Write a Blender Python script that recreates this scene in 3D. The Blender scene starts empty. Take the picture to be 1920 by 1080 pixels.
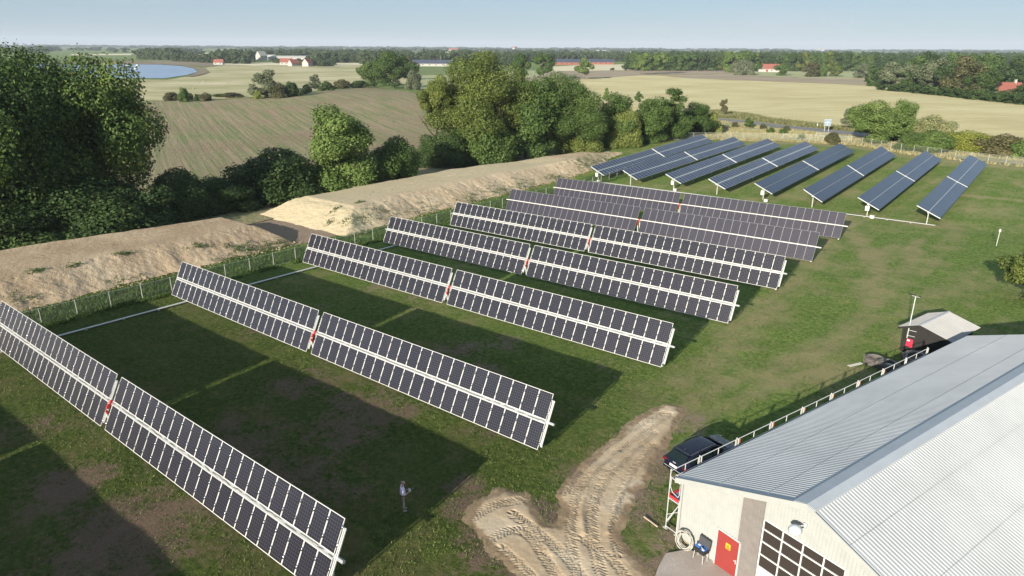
import bpy, bmesh, math, random
import numpy as np
from mathutils import Vector, Matrix
R_ = math.radians
sc = bpy.context.scene
C = sc.collection
rng = np.random.default_rng(7)
random.seed(7)

# ------------------------------------------------------------------ camera
FPX, PITCH, ROLL, YAW, CH = 1280.0, 0.33979, 0.00541, 0.680590, 22.142
cd = bpy.data.cameras.new('camera')
cam = bpy.data.objects.new('camera', cd); C.objects.link(cam); sc.camera = cam
cd.sensor_width = 36.0; cd.lens = 36.0 * FPX / 1920.0
cd.clip_start = 0.5; cd.clip_end = 60000.0
CM = Matrix.Rotation(YAW, 4, 'Z') @ Matrix.Rotation(math.pi/2 - PITCH, 4, 'X') @ Matrix.Rotation(ROLL, 4, 'Z')
cam.matrix_world = Matrix.Translation((0, 0, CH)) @ CM

# ------------------------------------------------------------------ light
SUN_EL, SUN_AZ = 16.8, -81.9          # azimuth of the sun counted from +X
sd = bpy.data.lights.new('sun', 'SUN'); sun = bpy.data.objects.new('sun', sd); C.objects.link(sun)
sd.energy = 5.0; sd.angle = R_(0.5); sd.color = (1.0, 0.92, 0.79)
sdir = Vector((math.cos(R_(SUN_AZ))*math.cos(R_(SUN_EL)), math.sin(R_(SUN_AZ))*math.cos(R_(SUN_EL)), math.sin(R_(SUN_EL))))
sun.rotation_euler = sdir.to_track_quat('Z', 'Y').to_euler()
w = bpy.data.worlds.new('World'); sc.world = w; w.use_nodes = True
nt = w.node_tree; bg = nt.nodes['Background']
sky = nt.nodes.new('ShaderNodeTexSky'); sky.sky_type = 'NISHITA'; sky.sun_disc = False
sky.sun_elevation = R_(SUN_EL); sky.sun_rotation = R_(90 - SUN_AZ)
sky.air_density = 1.3; sky.dust_density = 0.0; sky.ozone_density = 4.0; sky.altitude = 2500
tc = nt.nodes.new('ShaderNodeTexCoord'); mp = nt.nodes.new('ShaderNodeMapping'); mp.inputs['Scale'].default_value = (1.2, 1.2, 9)
nz = nt.nodes.new('ShaderNodeTexNoise'); nz.inputs['Scale'].default_value = 2.3; nz.inputs['Detail'].default_value = 7
rp = nt.nodes.new('ShaderNodeValToRGB'); rp.color_ramp.elements[0].position = .54; rp.color_ramp.elements[0].color = (0, 0, 0, 1)
rp.color_ramp.elements[1].position = .78; rp.color_ramp.elements[1].color = (.30, .30, .30, 1)
mx = nt.nodes.new('ShaderNodeMix'); mx.data_type = 'RGBA'; mx.inputs['B'].default_value = (6.4, 6.6, 7.4, 1)
nt.links.new(tc.outputs['Generated'], mp.inputs['Vector']); nt.links.new(mp.outputs[0], nz.inputs['Vector'])
nt.links.new(nz.outputs['Fac'], rp.inputs['Fac']); nt.links.new(rp.outputs['Color'], mx.inputs['Factor'])
m2 = nt.nodes.new('ShaderNodeMix'); m2.data_type = 'RGBA'; m2.inputs['Factor'].default_value = .68; m2.inputs['B'].default_value = (4.0, 5.35, 6.7, 1)
nt.links.new(sky.outputs[0], m2.inputs['A']); nt.links.new(m2.outputs['Result'], mx.inputs['A']); nt.links.new(mx.outputs['Result'], bg.inputs['Color'])
bg.inputs['Strength'].default_value = 0.056
sc.view_settings.view_transform = 'Standard'; sc.view_settings.look = 'None'
sc.view_settings.exposure = 0.85; sc.view_settings.gamma = 1.0
sc.cycles.max_bounces = 5; sc.cycles.transparent_max_bounces = 12; sc.cycles.volume_bounces = 0
sc.cycles.diffuse_bounces = 2; sc.cycles.glossy_bounces = 2; sc.cycles.use_denoising = True

# ------------------------------------------------------------------ terrain
GX, GY = 0.018162, -0.00734
def sst(x, a, b):
    t = np.clip((x - a)/(b - a), 0, 1); return t*t*(3 - 2*t)
def zg(s, v):
    s = np.asarray(s, float); v = np.asarray(v, float)
    base = GX*np.clip(s, -88, 16) + GY*np.clip(v, 0, 118)
    rise = 2.1*np.clip((v - 110)/45, 0, 1.12)*sst(s, -118, -84)
    r = np.hypot(s, v)
    m = sst(r, 330, 650)
    z = (base + rise)*(1 - m) - 2.5*m
    z = z + 4.5*np.exp(-(((s + 245)/80)**2 + ((v - 212)/75)**2))       # low swell of the ploughed field
    return z
RT = np.array(CM.to_3x3())
def ray(px, py):
    d = RT @ np.array([(px - 960)/FPX, -(py - 540)/FPX, -1.0]); return d
def G(px, py, dz=0.0):
    """ground point seen at a pixel of the photograph"""
    d = ray(px, py)
    if d[2] > -0.004: d[2] = -0.004
    ts = np.concatenate([np.linspace(5, 700, 1400), np.geomspace(700, 14000, 500)])
    P = np.outer(ts, d) + np.array([0, 0, CH])
    h = P[:, 2] - zg(P[:, 0], P[:, 1]) - dz
    i = int(np.argmax(h < 0)) if (h < 0).any() else len(ts) - 1
    a, b = (h[i-1], h[i]) if i else (1, 0)
    t = ts[i-1] + (ts[i] - ts[i-1])*a/(a - b) if i else ts[0]
    p = np.array([0, 0, CH]) + t*d
    return Vector((p[0], p[1], float(zg(p[0], p[1]))))
def depth(p):
    return float((np.array(p) - np.array([0, 0, CH])) @ -RT[:, 2])
def pix(p):
    d = np.array(p) - np.array([0, 0, CH]); c = RT.T @ d
    return 960 + FPX*c[0]/-c[2], 540 - FPX*c[1]/-c[2]

# ------------------------------------------------------------------ helpers
class MB:
    def __init__(s): s.v = []; s.f = []; s.m = []; s.uv = {}
    def add(s, vs, fs, mi=0):
        o = len(s.v); s.v += [tuple(x) for x in vs]; s.f += [tuple(i + o for i in f) for f in fs]; s.m += [mi]*len(fs)
    def box(s, c, d, mi=0, M=None):
        x, y, z = d[0]/2, d[1]/2, d[2]/2
        vs = [Vector((a*x, b*y, e*z)) for a in (-1, 1) for b in (-1, 1) for e in (-1, 1)]
        if M is not None: vs = [M @ q for q in vs]
        vs = [q + Vector(c) for q in vs]
        s.add(vs, [(0,1,3,2),(4,6,7,5),(0,4,5,1),(2,3,7,6),(0,2,6,4),(1,5,7,3)], mi)
    def tube(s, a, b, r, n=6, mi=0, r2=None, cap=True):
        a = Vector(a); b = Vector(b); d = (b - a)
        q = d.to_track_quat('Z', 'Y'); r2 = r if r2 is None else r2
        vs = []
        for k in range(n):
            t = 2*math.pi*(k + .5)/n; o = q @ Vector((math.cos(t), math.sin(t), 0)); vs += [a + o*r, b + o*r2]
        fs = [(2*k, 2*((k+1) % n), 2*((k+1) % n)+1, 2*k+1) for k in range(n)]
        if cap: fs += [tuple(2*k for k in range(n))[::-1], tuple(2*k+1 for k in range(n))]
        s.add(vs, fs, mi)
    def path(s, pts, r, n=6, mi=0):
        for a, b in zip(pts[:-1], pts[1:]): s.tube(a, b, r, n, mi)
    def lathe(s, prof, n=20, mi=0, M=None, c=(0, 0, 0)):
        vs = []; m = len(prof)
        for k in range(n):
            t = 2*math.pi*k/n
            for r, z in prof:
                q = Vector((r*math.cos(t), r*math.sin(t), z))
                if M is not None: q = M @ q
                vs.append(q + Vector(c))
        s.add(vs, [(k*m+j, ((k+1) % n)*m+j, ((k+1) % n)*m+j+1, k*m+j+1) for k in range(n) for j in range(m-1)], mi)
    def build(s, name, mats, parent=None, smooth=False, loc=None):
        me = bpy.data.meshes.new(name); me.from_pydata(s.v, [], s.f)
        if not isinstance(mats, (list, tuple)): mats = [mats]
        for m in mats: me.materials.append(m)
        me.polygons.foreach_set('material_index', s.m)
        if smooth: me.polygons.foreach_set('use_smooth', [True]*len(s.f))
        me.update()
        return link(name, me, parent, loc)
def link(name, me, parent=None, loc=None):
    o = bpy.data.objects.new(name, me); C.objects.link(o)
    if parent is not None: o.parent = parent
    if loc is not None: o.location = loc
    return o
def tag(o, label=None, cat=None, group=None, kind=None):
    if label: o['label'] = label
    if cat: o['category'] = cat
    if group: o['group'] = group
    if kind: o['kind'] = kind
    return o
def thing(name, label, cat, loc=(0, 0, 0), rz=0.0, group=None):
    o = bpy.data.objects.new(name, None); C.objects.link(o); o.location = loc; o.rotation_euler = (0, 0, rz)
    o.empty_display_size = .3
    return tag(o, label, cat, group)
def grid_obj(name, xs, ys, Z, mats, smooth=True, matidx=None, attrs=None):
    ny, nx = Z.shape; X, Y = np.meshgrid(xs, ys) if np.ndim(xs) == 1 else (xs, ys)
    v = np.stack([X, Y, Z], -1).reshape(-1, 3).astype(np.float32)
    i = np.arange(ny*nx).reshape(ny, nx)
    q = np.stack([i[:-1, :-1], i[:-1, 1:], i[1:, 1:], i[1:, :-1]], -1).reshape(-1, 4)
    me = np_mesh(name, v, q)
    for m in (mats if isinstance(mats, (list, tuple)) else [mats]): me.materials.append(m)
    if smooth: me.polygons.foreach_set('use_smooth', np.ones(len(q), bool))
    for k, a in (attrs or {}).items():
        at = me.attributes.new(k, 'FLOAT', 'POINT'); at.data.foreach_set('value', a.reshape(-1).astype(np.float32))
    return link(name, me)
def np_mesh(name, v, q):
    me = bpy.data.meshes.new(name); n = len(q); k = q.shape[1]
    me.vertices.add(len(v)); me.vertices.foreach_set('co', np.ascontiguousarray(v, np.float32).reshape(-1))
    me.loops.add(n*k); me.loops.foreach_set('vertex_index', np.ascontiguousarray(q, np.int32).reshape(-1))
    me.polygons.add(n); me.polygons.foreach_set('loop_start', np.arange(n, dtype=np.int32)*k)
    me.polygons.foreach_set('loop_total', np.full(n, k, np.int32)); me.update(calc_edges=True)
    return me

# ---- value noise (numpy) for shaping
_perm = rng.permutation(512)
def vnoise(x, y, seed=0):
    x = np.asarray(x, float) + seed*17.3; y = np.asarray(y, float) + seed*5.7
    xi = np.floor(x).astype(int); yi = np.floor(y).astype(int); fx = x - xi; fy = y - yi
    fx = fx*fx*(3-2*fx); fy = fy*fy*(3-2*fy)
    h = lambda a, b: _perm[(_perm[a % 512] + b) % 512]/511.0
    return (h(xi, yi)*(1-fx) + h(xi+1, yi)*fx)*(1-fy) + (h(xi, yi+1)*(1-fx) + h(xi+1, yi+1)*fx)*fy
def fbm(x, y, seed=0, o=4):
    t = 0; a = .5
    for k in range(o): t = t + a*(vnoise(x*2**k, y*2**k, seed + k) - .5)*2; a *= .5
    return t

# ------------------------------------------------------------------ materials
def mat(name, col=(.5, .5, .5), rough=.6, metal=0, spec=.5):
    m = bpy.data.materials.new(name); m.use_nodes = True; b = m.node_tree.nodes['Principled BSDF']
    b.inputs['Base Color'].default_value = (*col, 1); b.inputs['Roughness'].default_value = rough
    b.inputs['Metallic'].default_value = metal; b.inputs['Specular IOR Level'].default_value = spec
    return m
class NT:
    def __init__(s, m): s.t = m.node_tree; s.b = s.t.nodes.get('Principled BSDF')
    def n(s, typ, **kw):
        nd = s.t.nodes.new(typ)
        for k, v in kw.items():
            if hasattr(nd, k): setattr(nd, k, v)
            else: nd.inputs[k.replace('_', ' ')].default_value = v
        return nd
    def l(s, a, b): s.t.links.new(a, b)
    def pos(s, scale=(1, 1, 1), rz=0, obj=False):
        if obj: src = s.n('ShaderNodeTexCoord').outputs['Object']
        else: src = s.n('ShaderNodeNewGeometry').outputs['Position']
        if rz:
            m0 = s.n('ShaderNodeMapping'); s.l(src, m0.inputs['Vector']); m0.inputs['Rotation'].default_value = (0, 0, -rz); src = m0.outputs[0]
        mp = s.n('ShaderNodeMapping'); s.l(src, mp.inputs['Vector']); mp.inputs['Scale'].default_value = scale
        return mp.outputs[0]
    def noise(s, vec, scale, detail=4, rough=.55, dist=0):
        nd = s.n('ShaderNodeTexNoise'); nd.inputs['Scale'].default_value = scale; nd.inputs['Detail'].default_value = detail
        nd.inputs['Roughness'].default_value = rough; nd.inputs['Distortion'].default_value = dist
        s.l(vec, nd.inputs['Vector']); return nd.outputs['Fac']
    def ramp(s, fac, stops):
        r = s.n('ShaderNodeValToRGB'); e = r.color_ramp.elements
        while len(e) < len(stops): e.new(.5)
        for k, (p, c) in enumerate(stops):
            e[k].position = p; e[k].color = (*c, 1) if len(np.atleast_1d(c)) == 3 else (c, c, c, 1)
        s.l(fac, r.inputs['Fac']); return r.outputs['Color']
    def mix(s, f, a, b, mode='MIX'):
        m = s.n('ShaderNodeMix', data_type='RGBA', blend_type=mode)
        for k, x in (('Factor', f), ('A', a), ('B', b)):
            if hasattr(x, 'is_output') or hasattr(x, 'links'): s.l(x, m.inputs[k])
            else: m.inputs[k].default_value = x if k == 'Factor' else (*x, 1)
        return m.outputs['Result']
    def math(s, op, a, b=0.0, c=None):
        m = s.n('ShaderNodeMath', operation=op)
        for k, x in enumerate((a, b) if c is None else (a, b, c)):
            if hasattr(x, 'links'): s.l(x, m.inputs[k])
            else: m.inputs[k].default_value = x
        return m.outputs[0]
    def bump(s, h, strength=.5, dist=.05):
        b = s.n('ShaderNodeBump'); b.inputs['Strength'].default_value = strength; b.inputs['Distance'].default_value = dist
        s.l(h, b.inputs['Height']); s.l(b.outputs[0], s.b.inputs['Normal'])
    def attr(s, name):
        a = s.n('ShaderNodeAttribute'); a.attribute_name = name; return a.outputs['Fac']

def grass_material():
    m = mat('lawn', rough=.95, spec=.1); t = NT(m); P = t.pos()
    n1 = t.noise(P, .11, 5, .6); n2 = t.noise(P, .55, 5, .65, .4); n3 = t.noise(P, 3.2, 5, .7); n4 = t.noise(P, 14, 4, .7)
    st = t.noise(t.pos((.9, .09, 1), R_(-4)), .8, 4, .6)
    green = t.ramp(n3, [(.25, (.040, .082, .018)), (.5, (.136, .205, .045)), (.72, (.275, .325, .095))])
    dry = t.ramp(n4, [(.3, (.22, .19, .09)), (.7, (.42, .36, .19))])
    soil = t.ramp(n4, [(.3, (.22, .16, .115)), (.7, (.44, .34, .25))])
    k = t.math('ADD', t.math('MULTIPLY', n1, .55), t.math('ADD', t.math('MULTIPLY', n2, .45), t.math('MULTIPLY', st, .30)))
    k = t.math('ADD', k, t.math('MULTIPLY', t.attr('dry'), .30))
    f1 = t.ramp(k, [(.64, 0.0), (.84, .80)])
    c = t.mix(f1, green, dry)
    ks = t.math('ADD', t.math('MULTIPLY', t.attr('bare'), 1.0), t.math('MULTIPLY', t.math('SUBTRACT', n2, .5), 1.1))
    ks = t.math('ADD', ks, t.math('MULTIPLY', t.math('SUBTRACT', n3, .5), .9)); ks = t.math('ADD', ks, t.math('MULTIPLY', t.attr('darkish'), .10))
    f2 = t.ramp(ks, [(.36, 0.0), (.62, 1.0)])
    c = t.mix(f2, c, soil)
    c = t.mix(t.attr('darkish'), c, (.52, .48, .46), 'MULTIPLY')  # lawn colour multiplied darker and slightly browner towards the camera
    t.l(c, t.b.inputs['Base Color'])
    hgt = t.math('ADD', t.math('MULTIPLY', n3, .5), t.math('ADD', t.math('MULTIPLY', n4, .45), t.math('MULTIPLY', t.noise(P, 38, 2), .15)))
    t.bump(hgt, 1.0, .24)
    return m
def soil_material(name, cols, big=.35, streak=None, bump=.06, scale=6, rz=0, dist=.0, strength=.8, blend=None):
    m = mat(name, rough=.95, spec=.1); t = NT(m); P = t.pos()
    n1 = t.noise(P, big, 5, .6, dist); n2 = t.noise(P, scale, 5, .7)
    c = t.ramp(n1, [(.30, cols[0]), (.5, cols[1]), (.70, cols[2])])
    c = t.mix(t.ramp(n2, [(.3, .0), (.75, .55)]), c, tuple(x*.55 for x in cols[0]))
    if streak:
        s = t.noise(t.pos(streak, rz), 1.0, 5, .65)
        c = t.mix(t.ramp(s, [(.40, .0), (.66, .6)]), c, cols[3] if len(cols) > 3 else cols[0])
    if blend:
        k = t.math('ADD', t.attr(blend[0]), t.math('MULTIPLY', t.math('SUBTRACT', t.noise(P, blend[2], 5, .7), .5), blend[3]))
        c = t.mix(t.ramp(k, [(.3, .0), (.7, 1.0)]), c, t.ramp(n2, [(.3, tuple(x*.75 for x in blend[1])), (.7, blend[1])]))
    t.l(c, t.b.inputs['Base Color']); t.bump(n2, strength, bump)
    return m
M = {}
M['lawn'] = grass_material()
M['bank'] = soil_material('bank_soil', [(.42, .31, .195), (.54, .415, .275), (.67, .545, .375), (.33, .235, .15)], .14, (.25, 1.9, 1), .12, 4.0, R_(155))
M['bank2'] = soil_material('pale_bank_soil', [(.50, .385, .25), (.62, .495, .335), (.72, .60, .42), (.44, .325, .205)], .12, (.25, 1.6, 1), .09, 5.0, R_(155), blend=('sandy', (.58, .485, .315), .35, .9))
M['sandbank'] = soil_material('sandy_bank', [(.50, .40, .25), (.64, .54, .34), (.70, .61, .41)], .15, None, .08, 3.4)
M['sand'] = soil_material('track_sand', [(.40, .285, .175), (.58, .45, .30), (.72, .60, .44), (.36, .255, .165)], .30, None, .02, 12, strength=.5, blend=('edge', (.30, .215, .135), 1.2, 1.6))
M['concrete'] = soil_material('concrete', [(.36, .31, .27), (.44, .38, .33), (.50, .44, .39)], .6, None, .01, 12)
M['straw'] = soil_material('stubble', [(.58, .50, .26), (.72, .63, .34), (.80, .72, .42), (.47, .38, .19)], .022, (.020, .22, 1), .14, 1.6, R_(44))
M['straw2'] = soil_material('pale_stubble', [(.68, .61, .40), (.74, .67, .45), (.78, .71, .49)], .01, None, .05, 1.0)
M['brown'] = soil_material('brown_field', [(.37, .285, .205), (.43, .34, .245), (.50, .40, .30), (.29, .25, .15)], .02, (.02, .2, 1), .08, 1.2, R_(42))
M['green'] = soil_material('green_field', [(.15, .20, .07), (.20, .25, .09), (.26, .29, .13)], .02, (.02, .1, 1), .08, 1.0, R_(42))
M['palegreen'] = soil_material('pale_green_field', [(.36, .38, .19), (.43, .44, .23), (.50, .50, .28)], .02, None, .06, 1.0)
M['meadow'] = soil_material('shore_meadow', [(.34, .33, .15), (.60, .53, .31), (.78, .69, .46), (.27, .26, .12)], .018, (.010, .055, 1), .12, .8, R_(40))
M['marsh'] = soil_material('shore_marsh', [(.22, .17, .12), (.30, .24, .16), (.34, .31, .18)], .02, (.01, .08, 1), .1, .8, R_(40))
M['verge'] = soil_material('verge_grass', [(.14, .19, .06), (.27, .27, .12), (.46, .41, .22), (.30, .22, .13)], .10, (.07, .4, 1), .25, 1.5, R_(60))
M['drygrass'] = soil_material('dry_grass', [(.36, .33, .17), (.50, .44, .26), (.60, .53, .33), (.22, .25, .10)], .14, (.1, .3, 1), .22, 2.0, R_(60))
M['asphalt'] = soil_material('asphalt', [(.20, .195, .19), (.25, .245, .24), (.28, .275, .27)], .3, None, .01, 8)
def plough_material():
    m = mat('ploughed_soil', rough=.95, spec=.1); t = NT(m); ang = R_(157)
    P = t.pos(); n1 = t.noise(P, .045, 5, .6); n2 = t.noise(P, 1.1, 5, .7)
    rows = t.noise(t.pos((.018, .85, 1), ang), 1.0, 4, .6)
    lines = t.noise(t.pos((.006, .26, 1), ang), 1.0, 3, .6)
    soil = t.ramp(n1, [(.35, (.30, .225, .145)), (.65, (.42, .32, .215))])
    k = t.math('ADD', t.math('MULTIPLY', rows, .6), t.math('ADD', t.math('MULTIPLY', n1, .45), t.math('MULTIPLY', lines, .35)))
    k = t.math('ADD', k, t.math('MULTIPLY', t.math('SUBTRACT', n2, .5), .35))
    P2 = t.n('ShaderNodeSeparateXYZ'); t.l(P, P2.inputs[0])
    c = t.mix(t.ramp(k, [(.60, .0), (.82, .85)]), soil, (.15, .21, .07))
    c = t.mix(t.ramp(n2, [(.35, .0), (.8, .45)]), c, (.15, .11, .075))
    t.l(c, t.b.inputs['Base Color'])
    t.bump(t.math('ADD', n2, t.math('MULTIPLY', rows, .8)), .9, .28)
    return m
M['plough'] = plough_material()
def water_material():
    m = mat('fjord_water', (.16, .23, .34), .25, 0, .5); t = NT(m)
    n = t.noise(t.pos((.4, 1.2, 1), R_(40)), .25, 5, .6)
    t.l(t.ramp(t.noise(t.pos((.004, .03, 1), R_(40)), 1, 4), [(.3, (.20, .28, .42)), (.7, (.27, .36, .50))]), t.b.inputs['Base Color'])
    t.bump(n, .35, .3); return m
M['water'] = water_material()
def noisy(name, col, rough=.6, metal=0, amt=.15, scale=3, obj=True, spec=.5):
    m = mat(name, col, rough, metal, spec); t = NT(m); P = t.pos(obj=obj)
    n = t.noise(P, scale, 6, .65)
    t.l(t.ramp(n, [(.3, tuple(x*(1-amt) for x in col)), (.7, tuple(min(1, x*(1+amt)) for x in col))]), t.b.inputs['Base Color'])
    return m
M['alu'] = noisy('galvanised_steel', (.66, .67, .66), .45, .35, .12, 6)
M['alu_white'] = noisy('pale_aluminium', (.60, .60, .58), .42, .1, .08, 6)
M['clamp'] = mat('clamp_metal', (.70, .69, .66), .18, 1.0)
M['red'] = noisy('red_paint', (.48, .03, .03), .5)
M['reddoor'] = noisy('red_door_paint', (.27, .036, .032), .55, 0, .06, 1.5)
M['white'] = noisy('white_paint', (.62, .62, .60), .5)
M['cream'] = noisy('cream_cladding', (.365, .372, .352), .55, 0, .07, 2)
M['greyclad'] = noisy('grey_brown_cladding', (.20, .18, .165), .6, 0, .14, 3)
M['roof'] = noisy('roof_sheet', (.48, .485, .48), .42, 0.0, .10, .35)
M['roof2'] = noisy('shed_roof_sheet', (.36, .35, .335), .5, 0.0, .08, .8)
M['cap'] = noisy('ridge_flashing', (.42, .45, .475), .45, 0, .06, 1)
M['post'] = noisy('weathered_post', (.42, .42, .37), .8)
M['dark'] = mat('dark_glass_pane', (.035, .028, .024), .25)
M['black'] = mat('black_rubber', (.02, .02, .02), .6)
M['tyre'] = noisy('old_tyre_rubber', (.115, .10, .09), .85, 0, .3, 5)
M['yellow'] = mat('yellow_sign', (.60, .42, .02), .5)
M['bluedeck'] = noisy('blue_grey_deck', (.22, .30, .42), .6)
M['redtile'] = noisy('red_roof_tile', (.26, .085, .06), .8, 0, .2, 1.5)
M['darkroof'] = noisy('dark_roof', (.05, .06, .09), .6)
M['whitewall'] = noisy('white_render', (.38, .37, .34), .8)
M['brick'] = noisy('red_brick', (.24, .09, .065), .85)
M['bark'] = noisy('bark', (.13, .10, .075), .9, 0, .3, 3)
M['woodplank'] = None

def panel_material(name, cell, line, lw, nx, ny, rough, dust, sheen, corner=True, rowline=None):
    m = mat(name, cell, rough, 0, .5); t = NT(m)
    uv = t.n('ShaderNodeUVMap'); sp = t.n('ShaderNodeSeparateXYZ'); t.l(uv.outputs[0], sp.inputs[0])
    def edge(o, k):
        f = t.math('FRACT', t.math('MULTIPLY', o, float(k)))
        return t.math('ABSOLUTE', t.math('SUBTRACT', f, .5))      # .5 at the cell border
    a = edge(sp.outputs[0], nx); b = edge(sp.outputs[1], ny)
    e = t.math('GREATER_THAN', t.math('MAXIMUM', a, b), .5 - lw)
    if corner: e = t.math('MAXIMUM', e, t.math('GREATER_THAN', t.math('ADD', a, b), .5 + .5 - lw*3.2))
    oi = t.n('ShaderNodeObjectInfo')
    cc = t.mix(t.math('MULTIPLY', oi.outputs['Random'], .75), cell, dust)
    g = t.mix(t.noise(t.pos((1, 1, 1), 0), .9, 3), cc, tuple(x*.8 for x in cell))
    c = t.mix(e, g, line)
    t.l(c, t.b.inputs['Base Color'])
    t.b.inputs['Coat Weight'].default_value = sheen; t.b.inputs['Coat Roughness'].default_value = .18
    return m
M['cellA'] = panel_material('mono_cells', (.0058, .0048, .0100), (.14, .14, .17), .030, 6, 10, .35, (.016, .013, .020), .25)
M['cellB'] = panel_material('lighter_mono_cells', (.024, .020, .031), (.095, .09, .105), .045, 6, 10, .40, (.036, .030, .044), .45)  # lighter, more purple-grey cell colour for the thin-framed rows
M['cellC'] = panel_material('poly_cells', (.008, .014, .040), (.03, .04, .08), .03, 6, 10, .28, (.012, .018, .050), .4, False)
M['cellD'] = panel_material('dark_poly_cells', (.018, .028, .052), (.03, .04, .07), .03, 6, 10, .28, (.022, .033, .060), .5, False)
M['frameW'] = mat('white_frame', (.60, .59, .55), .40, 0, .5)
M['frameG'] = mat('thin_grey_frame', (.32, .31, .32), .45, .1)
M['frameB'] = mat('dark_frame', (.07, .09, .13), .4, .2)
M['frameS'] = mat('silver_frame', (.38, .43, .52), .35, .3)

# ------------------------------------------------------------------ ground sheet
def lines(lo, hi, step, far, n):
    a = np.arange(lo, hi + step*.5, step); k = np.geomspace(step, far, n)
    left = lo - np.cumsum(np.geomspace(step, step*1.0, 1))*0
    g = np.geomspace(1, far/ (step*6) + 1, n)[1:]; off = (g - 1)*step*6
    return np.concatenate([(lo - off)[::-1], a, hi + off])
def polydist(S, V, pts):
    """distance to a polyline, the signed side offset and the run along it"""
    best = np.full(S.shape, 1e9); off = np.zeros(S.shape); run = np.zeros(S.shape); acc = 0
    for (x0, y0), (x1, y1) in zip(pts[:-1], pts[1:]):
        dx, dy = x1 - x0, y1 - y0; L = math.hypot(dx, dy) + 1e-9
        t = np.clip(((S - x0)*dx + (V - y0)*dy)/L/L, 0, 1)
        ex, ey = S - x0 - t*dx, V - y0 - t*dy; d = np.hypot(ex, ey); m = d < best
        best = np.where(m, d, best); off = np.where(m, (dx*ey - dy*ex)/L, off); run = np.where(m, acc + t*L, run); acc += L
    return best, off, run
def inside(S, V, pts):
    c = np.zeros(S.shape, bool); n = len(pts)
    for i in range(n):
        x0, y0 = pts[i]; x1, y1 = pts[(i+1) % n]
        if abs(y1 - y0) < 1e-9: continue
        c ^= ((y0 > V) != (y1 > V)) & (S < (x1 - x0)*(V - y0)/(y1 - y0) + x0)
    return c
def sdist(S, V, pts):
    d = polydist(S, V, list(pts) + [pts[0]])[0]; return np.where(inside(S, V, pts), d, -d)
def pxs(l): return [tuple(G(*p)[:2]) for p in l]
def smooth_line(pts, k=3):
    for _ in range(k):
        q = [pts[0]]
        for a, b in zip(pts[:-1], pts[1:]):
            q += [(a[0]*.75 + b[0]*.25, a[1]*.75 + b[1]*.25), (a[0]*.25 + b[0]*.75, a[1]*.25 + b[1]*.75)]
        pts = q + [pts[-1]]
    return pts

gs = lines(-100, 24, .45, 14000, 90); gv = lines(-12, 118, .45, 14000, 95)
mid = np.arange(119, 190, 1.3); gv = np.sort(np.concatenate([gv[(gv <= 118) | (gv > 190)], mid]))
S, V = np.meshgrid(gs, gv)
Z = zg(S, V)
near = np.exp(-((np.hypot(S, V)/160)**4))
Z = Z + near*(fbm(S*.35, V*.35, 3)*.10 + fbm(S*1.3, V*1.3, 9, 2)*.035)
bare = np.zeros(S.shape); dry = np.zeros(S.shape)
for px, py, r, k in [(130, 905, 3.2, .42), (60, 800, 2.5, .30), (250, 1000, 5, .45), (640, 800, 4.0, .34), (700, 760, 4.5, .32), (560, 720, 3.5, .3), (760, 770, 1.8, .45),
                     (860, 660, 3.5, .30), (960, 640, 3, .3), (900, 700, 3, .28), (620, 640, 2, .3), (480, 620, 2.5, .25), (700, 540, 3, .25), (420, 850, 5, .35), (560, 900, 5, .3), (1190, 940, 2.2, .55), (1250, 870, 2.2, .55),
                     (1255, 800, 1.6, .5), (1290, 790, 2.0, .42), (1140, 690, 3, .16), (880, 950, 1.6, .45), (1000, 960, 1.6, .6), (1260, 1010, 1.6, .42), (1230, 1060, 2.5, .45), (930, 800, 2, .3), (870, 905, 1.5, .45), (1560, 445, 4, .25),
                     (1480, 640, 5, .20), (1540, 690, 4, .2), (800, 560, 3, .24), (1150, 560, 3, .2), (1290, 590, 3, .2), (220, 780, 2, .42), (900, 1040, 2, .35)]:
    p = G(px, py); d2 = ((S - p.x)**2 + (V - p.y)**2)/(r*r); bare = np.maximum(bare, (k + .17*(p.y < 45))*np.exp(-d2))
for pts, wd, kd, kb in [([(1275, 770), (1330, 735), (1420, 700), (1530, 660), (1600, 620), (1640, 560), (1650, 500), (1600, 440)], 1.4, .8, .12),
                        ([(1285, 785), (1400, 740), (1500, 705), (1590, 690)], 1.2, .7, .2),
                        ([(1590, 410), (1560, 450), (1520, 490), (1450, 560), (1380, 640), (1290, 720)], 1.6, .7, .12),
                        ([(1720, 450), (1700, 520), (1600, 590), (1540, 650)], 1.0, .6, .1),
                        ([(1800, 430), (1760, 480), (1690, 540)], 1.2, .5, .0),
                        ([(1700, 640), (1760, 560), (1860, 540), (1990, 560)], 2.5, .6, .05),
                        ([(1800, 365), (1920, 378)], .5, 1.0, .35), ([(1285, 250), (1340, 262), (1480, 268), (1605, 275), (1690, 290), (1800, 303), (1930, 318)], 2.0, 1.1, .1),
                        ([(1490, 420), (1600, 400), (1745, 424)], .8, .7, .2)]:
    d = polydist(S, V, smooth_line(pxs(pts), 2))[0]; g = np.exp(-(d/wd)**2); dry = np.maximum(dry, kd*g); bare = np.maximum(bare, kb*g)
bare = np.maximum(bare, .75*((V > 44) & (V < 60) & (S < -73.5) & (S > -100))); bare = np.maximum(bare, .5*((S < -84) & (S > -99) & (V < 125)))
dry = dry*.75 + .12*sst(V, 96, 112)*(S > -75)
OUT = [(1250, 762), (1276, 776), (1262, 800), (1236, 842), (1205, 900), (1170, 960), (1150, 1000), (1215, 1085), (1260, 1180), (1060, 1200), (940, 1040), (876, 972), (900, 942), (945, 920), (1052, 970), (1050, 925), (1085, 880), (1150, 828), (1205, 785)]
so = sdist(S, V, pxs(OUT)); bare = np.maximum(bare, .46*np.exp(-(np.clip(-so, 0, 9)/.8)**1.0)*(so < 0) + .7*(so >= 0))
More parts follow.
